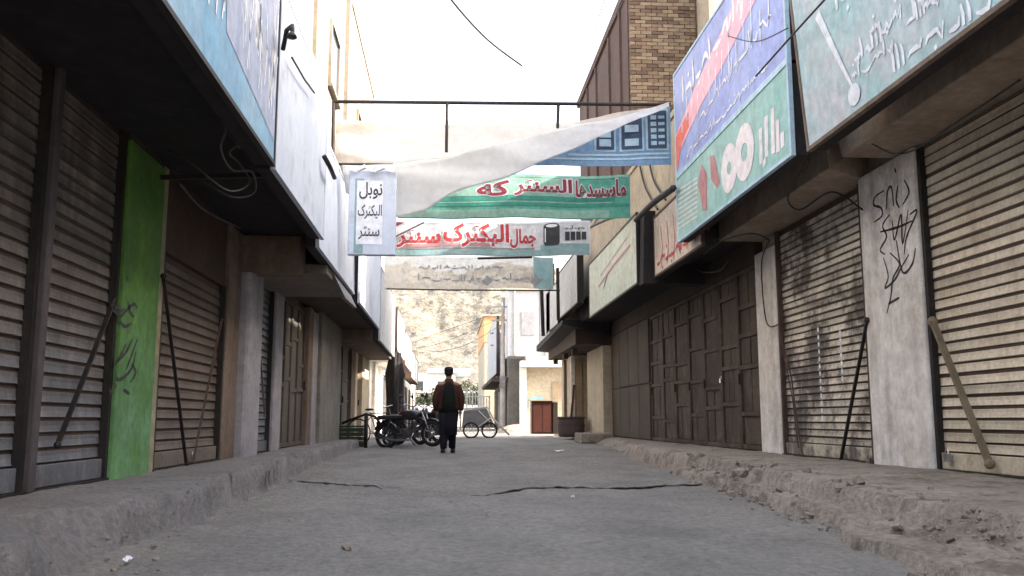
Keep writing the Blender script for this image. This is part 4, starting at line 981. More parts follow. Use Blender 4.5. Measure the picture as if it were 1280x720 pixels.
# =============================================================== BANNERS across the street
YF = 12.75
fr = thing('pipe_gantry', 'black pipe frame spanning the street above the sheets', 'gantry', tuple(W(625, 127, Y=YF)))
def wf(px, py, Y=YF): return W(px, py, Y=Y)
MB().tube([wf(416, 127), wf(838, 131)], .028, 8).build('top_pipe', M['black_steel'], fr)
for a, b in (((417, 127), (416, 206)), ((559, 127), (558, 190)), ((698, 129), (697, 160))): MB().tube([wf(*a), wf(*b)], .024, 8).build('post', M['black_steel'], fr)
MB().tube([wf(410, 205), wf(492, 206)], .02, 8).build('lower_pipe', M['black_steel'], fr)
def cloth(top, bot, Y, mat, name, label, nx=60, nz=14, wr=.03, cat='sheet', seed=1, sag=.0, dY=0.0):
    tx = [W(a, b, Y=Y) for a, b in top]; bx = [W(a, b, Y=Y) for a, b in bot]
    def along(ps, u):
        L = [0]
        for a, b in zip(ps[:-1], ps[1:]): L.append(L[-1] + (b - a).length)
        s_ = u * L[-1]
        for i in range(len(ps) - 1):
            if s_ <= L[i + 1] + 1e-9: return ps[i].lerp(ps[i + 1], (s_ - L[i]) / (L[i + 1] - L[i]))
        return ps[-1]
    m = MB(); vs = []
    for j in range(nz + 1):
        v = j / nz
        for i in range(nx + 1):
            u = i / nx; p = along(tx, u).lerp(along(bx, u), v)
            off = wr * (float(fbm(p.x * 1.3 + p.z * 2, p.z * 5, 4, seed)) + .5 * math.sin(p.z * 9 + p.x * 1.5 + seed)) + dY * math.sin(v * PI) + .05 * math.sin(u * 5) * v
            vs.append((p.x, p.y + off, p.z + wr * .25 * float(fbm(p.x * 3, v * 3, 3, seed + 9))))
    m.add(vs, [(j * (nx + 1) + i, j * (nx + 1) + i + 1, (j + 1) * (nx + 1) + i + 1, (j + 1) * (nx + 1) + i) for j in range(nz) for i in range(nx)])
    o = single(m, name, mat, label, cat, smooth=True)
    sd = o.modifiers.new('s', 'SOLIDIFY'); sd.thickness = .004
    return o
cloth([(419, 149), (490, 152), (558, 157), (640, 155), (705, 153), (832, 133)], [(419, 205), (500, 205), (560, 197), (640, 178), (705, 163), (833, 137)], YF + .12, M['net'], 'hanging_sheet', 'thin creased beige sheet hung from the pipe frame', seed=3, wr=.07)
cloth([(428, 207), (500, 205), (560, 196), (640, 175), (705, 160), (780, 146), (836, 128)], [(432, 240), (497, 273), (530, 262), (566, 240), (628, 223), (668, 207), (836, 134)], YF - .05, M['sheet'], 'hanging_sheet', 'large greyish white sheet stretched to a point at the right', seed=6, wr=.075)

def banner(px0, py0, px1, py1, Y, mat, label, name='banner', clip=None):
    a = W(px0, py1, Y=Y); b = W(px1, py0, Y=Y); c_ = W(px1, py1, Y=Y); d_ = W(px0, py0, Y=Y)
    w = c_.x - a.x; h = b.z - c_.z
    t = thing(name, label, 'banner', (a.x + w / 2, Y, a.z))
    def P(s, tt, off=0):
        y_ = Y - off - .003 + .03 * math.sin(s * 2.2 + Y) + .008 * math.sin(s * 9 + tt * 4)
        dz = (c_.z - a.z) * s / w
        return Vector((a.x + s, y_, a.z + tt + dz + .012 * math.sin(s * 3.1 + Y)))
    m = MB(); nx = 48; nz = 6; vs = []
    for yo in (.0, -.012):
        for j in range(nz + 1):
            for i in range(nx + 1): vs.append(P(w * i / nx, h * j / nz * (clip(i / nx) if clip else 1), yo - .003))
    q = (nx + 1) * (nz + 1)
    fs = [(j * (nx + 1) + i, j * (nx + 1) + i + 1, (j + 1) * (nx + 1) + i + 1, (j + 1) * (nx + 1) + i) for j in range(nz) for i in range(nx)]
    fs += [tuple(q + k for k in f) for f in fs]
    rim_ = [i for i in range(nx + 1)] + [j * (nx + 1) + nx for j in range(1, nz + 1)] + [nz * (nx + 1) + i for i in range(nx - 1, -1, -1)] + [j * (nx + 1) for j in range(nz - 1, 0, -1)]
    fs += [(rim_[i], rim_[(i + 1) % len(rim_)], q + rim_[(i + 1) % len(rim_)], q + rim_[i]) for i in range(len(rim_))]
    m.add(vs, fs); m.build('cloth', mat, t, smooth=False)
    return t, P, w, h
def strip(P, s0, t0, s1, t1, off, name, mat, t, n=40):
    m = MB(); vs = []
    for tt in (t0, t1):
        for i in range(n + 1): vs.append(P(s0 + (s1 - s0) * i / n, tt, off))
    m.add(vs, [(i, i + 1, n + 1 + i + 1, n + 1 + i) for i in range(n)]); return m.build(name, mat, t)

def word(body, s0, t0, ww, hh, off, ol, mo, mf):
    a_ = MB(); text(a_, body, P, s0, t0, ww, hh, off, offset=ol); a_.build('word_outline', mo, t)
    a_ = MB(); text(a_, body, P, s0, t0, ww, hh, off + .003, offset=.035); a_.build('word', mf, t)
# green banner
t, P, w, h = banner(497, 219, 788, 273, 14.2, M['ban_green'], 'green banner with dark red script and pale outlines')
strip(P, .02, h * .93, w - .02, h * .985, .005, 'pale_edge', M['ban_green3'], t)
strip(P, .02, h * .40, w - .25, h * .50, .005, 'stripe', M['ban_green2'], t); strip(P, .02, h * .36, w - .3, h * .385, .006, 'stripe', M['ban_green3'], t)
strip(P, .02, h * .28, w - .02, h * .34, .005, 'stripe', M['ban_green2'], t)
strip(P, .02, h * .02, w - .35, h * .2, .005, 'pale_band', M['ban_green3'], t)
strip(P, w * .05, h * .51, w * .78, h * .92, .004, 'pale_band', M['ban_green3'], t)
for body, a, b, hh in (('ماسسدها', .765, .98, .36), ('السنٹر', .50, .745, .38), ('که', .34, .47, .32)):
    word(body, w * a, h * .52, w * (b - a), h * hh, .007, .075, M['prt_pinkw'], M['prt_maroon'])
m3 = MB(); scrawl(m3, P, w * .38, h * .08, w * .2, h * .07, 12, .012, 5, .01); m3.build('small_print', M['ban_green3'], t)
# white banner with red script
t, P, w, h = banner(486, 277, 738, 320, 16.0, M['ban_white'], 'white banner with large red script and a grey tank drawing')
strip(P, .02, h * .03, w - .02, h * .18, .004, 'teal_band', M['prt_teal'], t); strip(P, .05, h * .20, w * .72, h * .25, .004, 'grey_line', M['prt_grey'], t)
strip(P, w * .75, h * .12, w - .02, h * .34, .005, 'teal_band', M['prt_teal'], t)
strip(P, .02, h * .94, w - .02, h * .985, .004, 'white_edge', M['prt_white'], t)
for body, a, b, hh in (('جمال', .60, .725, .52), ('الیکٹرک', .27, .59, .64), ('سنٹر', .04, .25, .5)):
    word(body, w * a, h * .27, w * (b - a), h * hh, .006, .08, M['prt_white'], M['prt_red'])
strip(P, w * .05, h * .27, w * .26, h * .46, .005, 'red_baseline', M['prt_rose'], t); strip(P, w * .27, h * .28, w * .5, h * .40, .005, 'red_baseline', M['prt_rose'], t)
m3 = MB(); s0 = w * .765; s1 = w * .845
m3.poly([(s0, h * .38), (s0 + .03, h * .30), (s1 - .03, h * .30), (s1, h * .38), (s1, h * .85), (s0, h * .85)], P, .009)
mm = (s0 + s1) / 2; m3.poly([(mm + (s1 - s0) / 2 * math.cos(a), h * .85 + h * .1 * math.sin(a)) for a in np.linspace(0, 2 * PI, 16)[:-1]], P, .010)
m3.build('tank_drawing', M['prt_black'], t)
m3 = MB(); m3.poly([(mm + (s1 - s0) * .36 * math.cos(a), h * .87 + h * .05 * math.sin(a)) for a in np.linspace(0, 2 * PI, 16)[:-1]], P, .013)
m3.ribbon([(s0 + .03, h * .4), (s0 + .03, h * .8)], .02, P, .013); m3.build('tank_top', M['prt_white'], t)
m3 = MB()
for i in range(4): rect(m3, P, w * (.872 + .028 * i), h * (.42 + .01 * i), w * (.895 + .028 * i), h * .68, .009)
scrawl(m3, P, w * .87, h * .76, w * .1, h * .12, 5, .014, 77, .009); m3.build('small_print', M['prt_black'], t)
m3 = MB(); m3.poly([(0.0, h * .75), (.28, h * .97), (.0, h * .97)], P, .010); m3.build('brown_corner', M['prt_maroon'], t)
cl_ = MB().tube([wf(486, 300, 15.9), wf(500, 293, 15.9), wf(530, 278, 15.85)], .015, 6)
single(cl_, 'rope', M['cable_g'], 'pale rope tied over the left corner of the white banner', 'rope')
# old faded banner
t, P, w, h = banner(480, 321, 692, 361, 18.5, M['ban_old'], 'faded beige banner with illegible grey marks, lowest over the street')
m3 = MB(); scrawl(m3, P, w * .2, h * .62, w * .5, h * .12, 9, .03, 133, .006); scrawl(m3, P, w * .2, h * .25, w * .72, h * .2, 16, .028, 134, .006)
for a in (.57, .86): m3.poly([(w * a, h * .2), (w * (a + .035), h * .08), (w * (a + .07), h * .25), (w * (a + .035), h * .42)], P, .006)
m3.build('faint_marks', M['prt_grey'], t)
strip(P, w * .88, 0.01, w - .01, h - .01, .004, 'blue_end', M['prt_teal'], t)
cl_ = MB().tube([wf(483, 361, 18.4), wf(560, 362.5, 18.4), wf(700, 363, 18.4)], .016, 6); single(cl_, 'pole', M['black_steel'], 'thin dark pole along the foot of the faded beige banner', 'pole')
cl_ = MB().tube([wf(597, 323, 15.9), wf(665, 321.5, 15.9)], .022, 6); single(cl_, 'pole', M['black_steel'], 'short black pole just below the white banner', 'pole')
for a, b, lab in (((677, 363), (679, 420), 'left'), ((697, 335), (698, 400), 'right')):
    q = W(*a, Y=22).x; single(MB().tube([W(*a, Y=23), W(*b, Y=23)], .05, 6), 'sign_post', M['black_steel'], 'upright black post edging the %s whitish sign under the faded banner' % ('narrow' if lab == 'left' else 'plain'), 'post')
# blue banner with pictures
t, P, w, h = banner(655, 133, 839, 207, YF + .25, M['ban_blue'], 'blue banner with dark framed pictures behind the white sheet', clip=lambda u: min(1, .12 + .95 * u))
strip(P, .02, h * .10, w - .03, h * .13, .004, 'pale_line', M['prt_lblue'], t); strip(P, w * .3, h * .17, w - .03, h * .2, .004, 'pale_line', M['prt_lblue'], t)
for a, b, tt in ((.84, .97, .9), (.66, .80, .82), (.49, .61, .66)):
    m3 = MB(); rect(m3, P, w * a - .03, h * .24, w * b + .03, h * tt + .03, .004); m3.build('picture_border', M['prt_lblue'], t)
    m3 = MB(); rect(m3, P, w * a, h * .27, w * b, h * tt, .016); m3.build('picture', M['prt_navy'], t)
    m3 = MB()
    n_ = 5 if a > .8 else 2
    for i in range(n_):
        z_ = h * (.32 + (tt - .36) * i / n_); ww_ = w * (b - a)
        rect(m3, P, w * a + ww_ * .15, z_, w * a + ww_ * (.45 if a > .8 else .82), z_ + h * (.07 if a > .8 else .12), .030)
        if a > .8: rect(m3, P, w * a + ww_ * .55, z_ + .01, w * a + ww_ * .88, z_ + h * .06, .030)
    m3.build('picture_detail', M['prt_lblue'], t)
# Nobel sign
a = W(434, 318, Y=12.5); b = W(496, 214, Y=12.5)
t = thing('hanging_sign', 'small pale blue hanging sign with three lines of black script', 'sign', ((a.x + b.x) / 2, 12.5, a.z))
MB().box(a.x, b.x, 12.5, 12.62, a.z, b.z).build('board', M['sign_white'], t, bevel=.01)
w, h = b.x - a.x, b.z - a.z; P = PYc(12.5, a.x, a.z)
m3 = MB(); rect(m3, P, w * .13, .02, w * .32, h * .9); m3.build('teal_side', M['prt_teal'], t)
m3 = MB(); rect(m3, P, w * .17, h * .12, w * .72, h * .88, .002); m3.build('pale_panel', M['prt_white'], t)
m3 = MB()
for body, z_, hh, a0, b0 in (('نوبل', .66, .2, .22, .70), ('الیکٹرک', .42, .17, .20, .70), ('سنٹر', .18, .16, .22, .66)): 
    m3 = MB(); text(m3, body, P, w * a0, h * z_, w * (b0 - a0), h * hh, .005, offset=.014); m3.build('word', M['prt_black'], t)
m3 = MB()
for k in range(5):
    m3.bar((a.x + w * .2 * k, 12.47, b.z + .01), (a.x + w * .2 * k + .1, 12.42, b.z + .06 * (k % 2) - .02), .05)
m3.build('torn_edge', M['prt_white'], t)

# =============================================================== WIRES
def wire(pts, r, mat, label, name='cable', sag=0.0, n=14):
    P_ = [Vector(p) for p in pts]
    out = []
    for i in range(len(P_) - 1):
        for k in range(n if i == len(P_) - 2 else n):
            u = k / n; p0 = P_[max(i - 1, 0)]; p1 = P_[i]; p2 = P_[i + 1]; p3 = P_[min(i + 2, len(P_) - 1)]
            out.append(.5 * ((2 * p1) + (p2 - p0) * u + (2 * p0 - 5 * p1 + 4 * p2 - p3) * u * u + (3 * p1 - p0 - 3 * p2 + p3) * u ** 3))
    out.append(P_[-1])
    return single(MB().tube(out, r, 6), name, mat, label, 'cable', smooth=True)
wire([W(540, -40, Y=13), W(566, 2, Y=14), W(610, 50, Y=16), W(652, 82, Y=19)], .020, M['cable'], 'thick black overhead cable end hanging in the open sky')
wire([W(762, -20, Y=10), W(735, 60, Y=14), W(705, 130, Y=20)], .006, M['cable_g'], 'faint thin wire crossing the sky left of the brick building')
wire([W(790, -20, Y=10), W(760, 40, Y=14), W(720, 130, Y=20)], .006, M['cable_g'], 'second faint thin wire nearest the brick building')
wire([W(185, -10, X=-1.75), W(215, 60, X=-1.9), W(260, 130, X=-1.9), W(300, 185, X=-1.66)], .010, M['cable_g'], 'pale cable drooping under the near left overhang')
wire([W(205, 10, X=-1.62), W(240, 75, X=-1.62), W(285, 150, X=-1.62)], .010, M['cable_g'], 'thin cable along the lower edge of the blue sign')
wire([W(262, 110, X=-1.66), W(283, 155, X=-1.7), W(276, 185, X=-1.75), W(290, 212, X=-1.8), W(315, 215, X=-1.7), W(318, 240, X=-1.75), W(290, 246, X=-1.85), W(250, 225, X=-2.2), W(215, 215, X=-2.6)], .009, M['cable_g'], 'curled pair of cables dangling below the blue sign')
wire([W(310, 175, X=-1.66), W(287, 190, X=-1.8), W(300, 205, X=-1.8), W(312, 228, X=-1.75), W(285, 238, X=-1.8), W(240, 205, X=-2.1), W(205, 185, X=-2.55)], .008, M['cable_g'], 'inner loop of the curled cable bundle below the blue sign')
wire([W(225, 230, X=-2.5), W(255, 262, X=-2.5), W(300, 285, X=-2.45)], .012, M['cable_g'], 'cable sagging above the brown grey shutter')
wire([W(996, 190, X=3.5), W(1030, 176, X=3.6), W(1050, 160, X=3.7), W(1085, 138, X=3.75)], .014, M['cable_p'], 'pale doubled cable between the big teal sign and the beam')
wire([W(1045, 178, X=3.6), W(1062, 160, X=3.7), W(1080, 150, X=3.8)], .010, M['cable_p'], 'short pale cable beside the concrete beam end')
wire([W(1170, 55, X=3.6), W(1220, 42, X=3.7), W(1262, 5, X=3.7)], .012, M['cable'], 'black cable hanging below the lower edge of the teal sign')
wire([W(945, 95, X=3.1), W(985, 50, X=3.1), W(1035, -5, X=3.1)], .010, M['cable'], 'black cable passing in front of the blue and teal signs')
wire([W(910, 45, X=3.2), W(945, 52, X=3.1), W(985, 35, X=3.1)], .006, M['cable'], 'thin black wire across the top of the blue sign')
wire([W(1275, 100, X=3.92), W(1200, 150, X=3.9), W(1130, 192, X=3.88), W(1090, 180, X=3.92)], .008, M['cable'], 'black wire stapled along the foot of the right hand concrete beam')
wire([W(1010, 200, X=3.7), W(985, 245, X=3.9), W(1000, 262, X=4.1), W(1040, 240, X=4.3), W(1078, 262, X=4.42)], .010, M['cable'], 'loose black cable sagging under the second beam on the right')
wire([W(880, 318, X=3.7), W(905, 300, X=3.7), W(940, 292, X=3.9), W(962, 300, X=4.4)], .010, M['cable'], 'cable strung from the teal sign to the narrow white pillar')
wire([W(975, 405, X=4.42), W(958, 402, X=4.42), W(952, 330, X=4.42), W(962, 300, X=4.42)], .010, M['rust_steel'], 'rusty wire twisted down the narrow white pillar')
wire([W(862, 320, X=4.2), W(875, 338, X=4.2), W(900, 338, X=4.2), W(912, 322, X=4.2)], .018, M['cable'], 'black cable loop hanging before the dark folding doors')
wire([W(795, 275, X=3.2), W(815, 255, X=3.2), W(842, 235, X=3.2)], .05, M['cable'], 'thick black strut between the cream sign and the blue one', 'strut')
wire([W(735, 285, X=3.1), W(760, 274, X=3.1), W(785, 268, X=3.1)], .03, M['black_steel'], 'black arm holding the right end of the green banner', 'strut')
wire([W(405, 195, X=-1.45), W(412, 208, X=-1.4), W(418, 222, X=-1.4)], .03, M['black_steel'], 'small black bracket at the left end of the lower pipe', 'strut')
for i, (a, b) in enumerate((((800, 208), (822, 262)), ((812, 205), (832, 250)))):
    wire([W(*a, X=3.52), W((a[0] + b[0]) / 2 - 4, (a[1] + b[1]) / 2, X=3.52), W(*b, X=3.52)], .018, M['cable'], 'dark wire down the cream wall above the cream sign, %s' % ('left one' if i == 0 else 'right one'))
for i in range(3):
    wire([(2.75, 46, 5.6 + i * .35), (0.6 - i, 55, 5.1 + i * .3), (-2.4, 64, 5.4 + i * .35)], .012, M['cable'], 'distant wire from the utility pole over the street, %s' % ('lowest', 'middle', 'highest')[i])

# utility poles
def upole(x, y, h, label):
    t = thing('utility_pole', label, 'pole', (x, y, .1))
    MB().tube([(x, y, 0), (x + .03, y, h)], [.15, .09], 10).build('shaft', M['pole'], t)
    for k in range(2): MB().bar((x - .6, y, h - .5 - k * .7), (x + .6, y, h - .5 - k * .7), .08).build('crossarm', M['pole'], t)
    for k in (-.5, 0, .5): MB().lathe([(.03, 0), (.05, .05), (.03, .12), (.045, .16), (.01, .2)], (x + k, y - .06, h - .46), 8).build('insulator', M['prt_white'], t)
    MB().box(x - .14, x + .14, y - .25, y - .1, 2.3, 2.9).build('meter_box', M['grey_steel'], t)
    return t
upole(2.75, 46, 7.0, 'grey concrete utility pole standing before the far right shops')
upole(3.0, 52, 6.2, 'second utility pole just behind the first on the right')
dh = MB().lathe([(1.1, 0), (.8, .2), (.4, .36), (.05, .42)], (3.1, 40.5, .1), 14); rr = random.Random(4); dh.v = [(a + rr.uniform(-.08, .08), b + rr.uniform(-.08, .08), c) for a, b, c in dh.v]
single(dh, 'dirt_heap', M['rubble'], 'low heap of dirt at the corner of the side street', 'heap')
gt = thing('metal_gate', 'white barred gate at the far end, right of the walking man', 'gate', (1.9, 58, .1))
for i in range(9): MB().bar((1.2 + i * .18, 58, .15), (1.2 + i * .18, 58, 2.6 if i < 4 else 2.2), .05 if i % 2 else .09).build('bar', M['white_wall'], gt)
for z in (.3, 1.3, 2.2): MB().bar((1.15, 58.05, z), (2.7, 58.05, z), .06).build('rail', M['white_wall'], gt)

# =============================================================== STREET OBJECTS
def motorcycle(name_label, loc, rz, paint, lean=.12):
    t = thing('motorcycle', name_label, 'motorcycle', (0, 0, 0), 'motorcycles parked on the left of the street')
    for x in (-.62, .62):
        w_ = MB().torus((x, 0, .30), .255, .045).build('wheel', M['tyre'], t, smooth=True)
        r2 = MB().torus((x, 0, .30), .21, .012); r2.lathe([(.05, -.06), (.05, .06)], (x, 0, .30), 12, 'y'); r2.build('rim', M['chrome'], w_, smooth=True)
        sp = MB()
        for k in range(12): a = k * PI / 6; sp.bar((x, 0, .30), (x + .21 * math.cos(a), 0, .30 + .21 * math.sin(a)), .006)
        sp.build('spoke_set', M['chrome'], w_)
        MB().tube([(x + .33 * math.cos(a), 0, .30 + .33 * math.sin(a)) for a in np.linspace(.3, 2.6, 9)], .035, 6).build('mudguard', paint, t, smooth=True)
    MB().tube([(.62, .07, .30), (.42, .07, .86)], .022, 8).tube([(.62, -.07, .30), (.42, -.07, .86)], .022, 8).build('fork', M['chrome'], t, smooth=True)
    MB().tube([(.42, 0, .84), (.30, 0, .42), (.05, 0, .28), (-.35, 0, .34), (-.62, 0, .30)], .025, 8).tube([(.40, 0, .80), (0, 0, .68), (-.7, 0, .66)], .025, 8).tube([(-.62, .1, .3), (-.4, .1, .68)], .02, 6).tube([(-.62, -.1, .3), (-.4, -.1, .68)], .02, 6).build('frame', M['moto_blk'], t, smooth=True)
    MB().ball((.12, 0, .76), .27, .14, .12, 14, 10).build('fuel_tank', paint, t, smooth=True)
    MB().hexa([(-.75, -.11, .70), (-.08, -.10, .70), (-.08, .10, .70), (-.75, .11, .70), (-.78, -.09, .80), (-.05, -.08, .77), (-.05, .08, .77), (-.78, .09, .80)]).build('seat', M['seat'], t, bevel=.02)
    e = MB().box(-.12, .2, -.12, .12, .25, .45); 
    for k in range(5): e.box(.02, .2, -.10, .10, .46 + k * .035, .475 + k * .035)
    e.lathe([(.09, -.16), (.1, -.12), (.1, .12), (.09, .16)], (-.02, 0, .33), 14, 'y'); e.build('engine', M['mull'], t)
    MB().tube([(.2, -.12, .35), (.1, -.14, .2), (-.3, -.15, .22), (-.8, -.16, .33)], [.02, .02, .035, .04], 8).build('exhaust', M['chrome'], t, smooth=True)
    MB().tube([(.36, -.34, .98), (.42, -.2, 1.0), (.42, 0, .92), (.42, .2, 1.0), (.36, .34, .98)], .014, 8).build('handlebar', M['chrome'], t, smooth=True)
    MB().lathe([(.02, -.1), (.08, -.04), (.09, .02), (.02, .04)], (.5, 0, .84), 14, 'x').build('headlight', M['chrome'], t, smooth=True)
    for s_ in (-1, 1):
        MB().tube([(.40, s_ * .26, .99), (.38, s_ * .32, 1.16)], .007, 6).ball((.38, s_ * .34, 1.2), .015, .06, .045).build('mirror', M['moto_blk'], t, smooth=True)
    MB().tube([(-.78, -.06, .7), (-.92, 0, .74), (-.78, .06, .7)], .012, 6).box(-.84, -.80, -.05, .05, .58, .66).build('tail_light', M['moto_red'], t)
    MB().tube([(0, .1, .28), (-.05, .3, .02)], .012, 6).build('kickstand', M['moto_blk'], t)
    t.location = loc; t.rotation_euler = (lean * math.cos(rz), lean * math.sin(rz), rz)
    return t
motorcycle('black motorcycle with round wheel turned to the street, nearest of the group', (-.88, 21.4, ZR(21.4)), math.radians(-28), M['moto_blk'])
motorcycle('motorcycle with dark red tank parked behind the nearest one', (-1.05, 22.5, ZR(22.5)), math.radians(-50), M['moto_red'], .08)
motorcycle('dark motorcycle at the back, against the hanging black cloth', (-.75, 23.6, ZR(23.6)), math.radians(-20), M['moto_blk'], .1)
motorcycle('dark motorcycle partly hidden by the walking man', (-.30, 23.4, ZR(23.4)), math.radians(-68), M['moto_blk'], .1)

def bicycle(label, loc, rz, lean):
    t = thing('bicycle', label, 'bicycle', (0, 0, 0))
    for x in (-.52, .52):
        w_ = MB().torus((x, 0, .34), .32, .018, 32, 6).build('wheel', M['tyre'], t, smooth=True)
        sp = MB()
        for k in range(14): a = k * 2 * PI / 14; sp.bar((x, 0, .34), (x + .3 * math.cos(a), 0, .34 + .3 * math.sin(a)), .004)
        sp.build('spoke_set', M['chrome'], w_)
    MB().tube([(.52, 0, .34), (.36, 0, .92)], .016, 6).tube([(.40, 0, .80), (0, 0, .28), (-.18, 0, .84)], .016, 6).tube([(.39, 0, .82), (-.17, 0, .80)], .016, 6).tube([(0, 0, .28), (-.52, 0, .34), (-.15, 0, .72)], .012, 6).build('frame', M['moto_blk'], t, smooth=True)
    MB().ball((-.19, 0, .90), .13, .07, .03).build('saddle', M['seat'], t, smooth=True)
    MB().tube([(.25, -.26, .98), (.36, -.2, .98), (.36, .2, .98), (.25, .26, .98)], .011, 6).build('handlebar', M['chrome'], t, smooth=True)
    MB().lathe([(.09, -.01), (.09, .01)], (0, 0, .28), 14, 'y').bar((0, .05, .28), (.14, .05, .2), .02).bar((0, -.05, .28), (-.14, -.05, .36), .02).build('crank', M['grey_steel'], t)
    t.location = loc; t.rotation_euler = (lean, 0, rz); return t
bicycle('dark bicycle leaning by the post beside the green crate', (-1.75, 23.0, ZR(23)), math.radians(-25), .15)
t = thing('crate', 'dark green box standing at the left doors beside the bicycle', 'crate', (-2.35, 22.5, ZR(22.5)))
zz = ZR(22.5)
MB().box(-2.62, -2.05, 22.2, 22.8, zz, zz + .03).build('base', M['crate_g'], t)
for k in range(4):
    MB().box(-2.62, -2.05, 22.17, 22.195, zz + .04 + k * .105, zz + .13 + k * .105).build('slat', M['crate_g'], t)
    MB().box(-2.048, -2.025, 22.2, 22.8, zz + .04 + k * .105, zz + .13 + k * .105).build('slat', M['crate_g'], t)
MB().box(-2.63, -2.02, 22.16, 22.82, zz + .46, zz + .50).build('lid', M['crate_g'], t)
p_ = MB().tube([(-1.93, 21.6, ZR(21.6) - .05), (-1.93, 21.6, .86)], .045, 8).tube([(-2.5, 21.7, .62), (-2.2, 21.6, .74), (-1.93, 21.6, .84), (-1.72, 21.6, .78), (-1.6, 21.6, .62)], .03, 8)
single(p_, 'iron_post', M['black_steel'], 'short black iron post with bent arm before the green crate', 'post', smooth=True)

# handcart with cover
t = thing('handcart', 'white framed handcart with grey cover parked right of the man', 'cart', (1.1, 30, .14))
z0 = ZR(30)
cv = MB().hexa([(.45, 29.7, z0 + .35), (1.55, 29.6, z0 + .35), (1.6, 30.7, z0 + .35), (.5, 30.8, z0 + .35), (.50, 29.8, z0 + .92), (1.25, 29.75, z0 + 1.0), (1.3, 30.5, z0 + 1.0), (.6, 30.6, z0 + .92)])
cv.build('cover', M['grey_steel'], t, bevel=.04)
MB().tube([(.42, 29.65, z0 + .95), (1.28, 29.6, z0 + 1.02), (1.5, 29.6, z0 + .6), (2.0, 29.6, z0 + .12)], .03, 8).tube([(.42, 29.65, z0 + .95), (.40, 29.65, z0 + .3)], .025, 6).tube([(.95, 29.62, z0 + .35), (1.45, 29.6, z0 + .7)], .02, 6).tube([(1.0, 29.62, z0 + .9), (1.5, 29.6, z0 + .4)], .02, 6).build('frame', M['white_wall'], t, smooth=True)
for x in (.75, 1.35):
    w_ = MB().torus((x, 29.6, z0 + .27), .24, .03).build('wheel', M['tyre'], t, smooth=True)
    sp = MB()
    for k in range(8): a = k * PI / 4; sp.bar((x, 29.6, z0 + .27), (x + .23 * math.cos(a), 29.6, z0 + .27 + .23 * math.sin(a)), .012)
    sp.build('spoke_set', M['chrome'], w_)
# cabinet, drum
p0 = W(665, 540, Y=32.5); p1 = W(691, 540, Y=32.5)
t = thing('cabinet', 'dark red cabinet standing at the corner of the side street', 'cabinet', ((p0.x + p1.x) / 2, 32.5, .2))
MB().box(p0.x, p1.x, 32.5, 33.2, .2, 1.38).build('body', M['cab'], t, bevel=.015)
MB().box(p1.x + .01, p1.x + .18, 32.45, 33.2, .2, 1.34).build('side_panel', M['cab_b'], t)
MB().box(p0.x - .05, p1.x + .22, 32.4, 33.25, 1.382, 1.43).build('top', M['plaster_c'], t)
MB().box(p0.x + .05, (p0.x + p1.x) / 2 - .01, 32.47, 32.498, .27, 1.31).build('door', M['cab'], t); MB().box((p0.x + p1.x) / 2 + .01, p1.x - .05, 32.47, 32.498, .27, 1.31).build('door', M['cab'], t)
pd = W(714, 543, Y=27.2)
dr = thing('water_tub', 'wide dark brown tub beside the red cabinet on the right pavement', 'tub', (pd.x, 27.2, .2))
MB().lathe([(.36, 0), (.40, .1), (.41, .3), (.40, .5), (.42, .56), (.44, .56), (.44, .6), (.38, .6), (.37, .08), (.01, .08)], (pd.x, 27.2, .2), 24).build('body', M['drum'], dr, smooth=True)
MB().torus((pd.x, 27.2, .5), .415, .012, 24, 6).build('hoop', M['rust_steel'], dr)
dr.children[1].data.transform(Matrix.Identity(4))
bm2 = dr.children[1]; bm2.data = MB().lathe([(.40, 0), (.425, .0), (.425, .04), (.40, .04)], (0, 0, .32), 24).build('hoop', M['rust_steel'], None, mesh_only=True)
bn = MB().hexa([(3.72, 27.9, .22), (3.80, 27.9, .22), (3.80, 28.0, .22), (3.72, 28.0, .22), (3.93, 28.2, 1.8), (3.99, 28.2, 1.8), (3.99, 28.28, 1.8), (3.93, 28.28, 1.8)])
single(bn, 'leaning_plank', M['cab'], 'thin reddish plank leaning on the cream wall behind the tub', 'plank')
# stone block step by the cream pillar
st = MB().box(3.45, 4.3, 23.4, 24.6, .1, .36); single(st, 'stone_step', M['pave_r'], 'low stone step at the foot of the pale cream pillar', 'step', bevel=.03)
# marks painted on the left kerb
mk_ = MB(); Pk = lambda s, tt, off=0: Vector((float(LE(9.3)) + .08 + off + tt * -.1, 9.3 + s, tt))
for s_ in (0, .14, .2, .42): mk_.ribbon([(s_, .05), (s_ + .02, .19)], .03, Pk)
mk_.ribbon([(.05, .17), (.14, .08), (.2, .18)], .025, Pk)
single(mk_, 'painted_mark', M['prt_black'], 'short black strokes painted on the left kerb', 'mark')

# litter
def scrap(px, py, w, h, mat, label, seed):
    p = W(px, py, Z=.01); rd = random.Random(seed); m = MB(); a = rd.uniform(0, 6)
    vs = []
    for j in range(4):
        for i in range(4):
            u = (i / 3 - .5) * w; v = (j / 3 - .5) * h
            vs.append((p.x + u * math.cos(a) - v * math.sin(a), p.y + u * math.sin(a) + v * math.cos(a), float(road_z(np.array([p.x]), np.array([p.y]))[0]) + .012 + rd.uniform(0, .03)))
    m.add(vs, [(j * 4 + i, j * 4 + i + 1, j * 4 + i + 5, j * 4 + i + 4) for j in range(3) for i in range(3)])
    o = single(m, 'litter', mat, label, 'litter'); sd = o.modifiers.new('s', 'SOLIDIFY'); sd.thickness = .002
scrap(699, 568, .16, .12, M['prt_white'], 'crumpled white paper scrap in the road left of the stone step', 2)
scrap(160, 703, .05, .035, M['prt_white'], 'torn white scrap at the near end of the left kerb', 3)
scrap(716, 622, .05, .03, M['sheet'], 'tiny pale wrapper lying just before the road crack', 4)
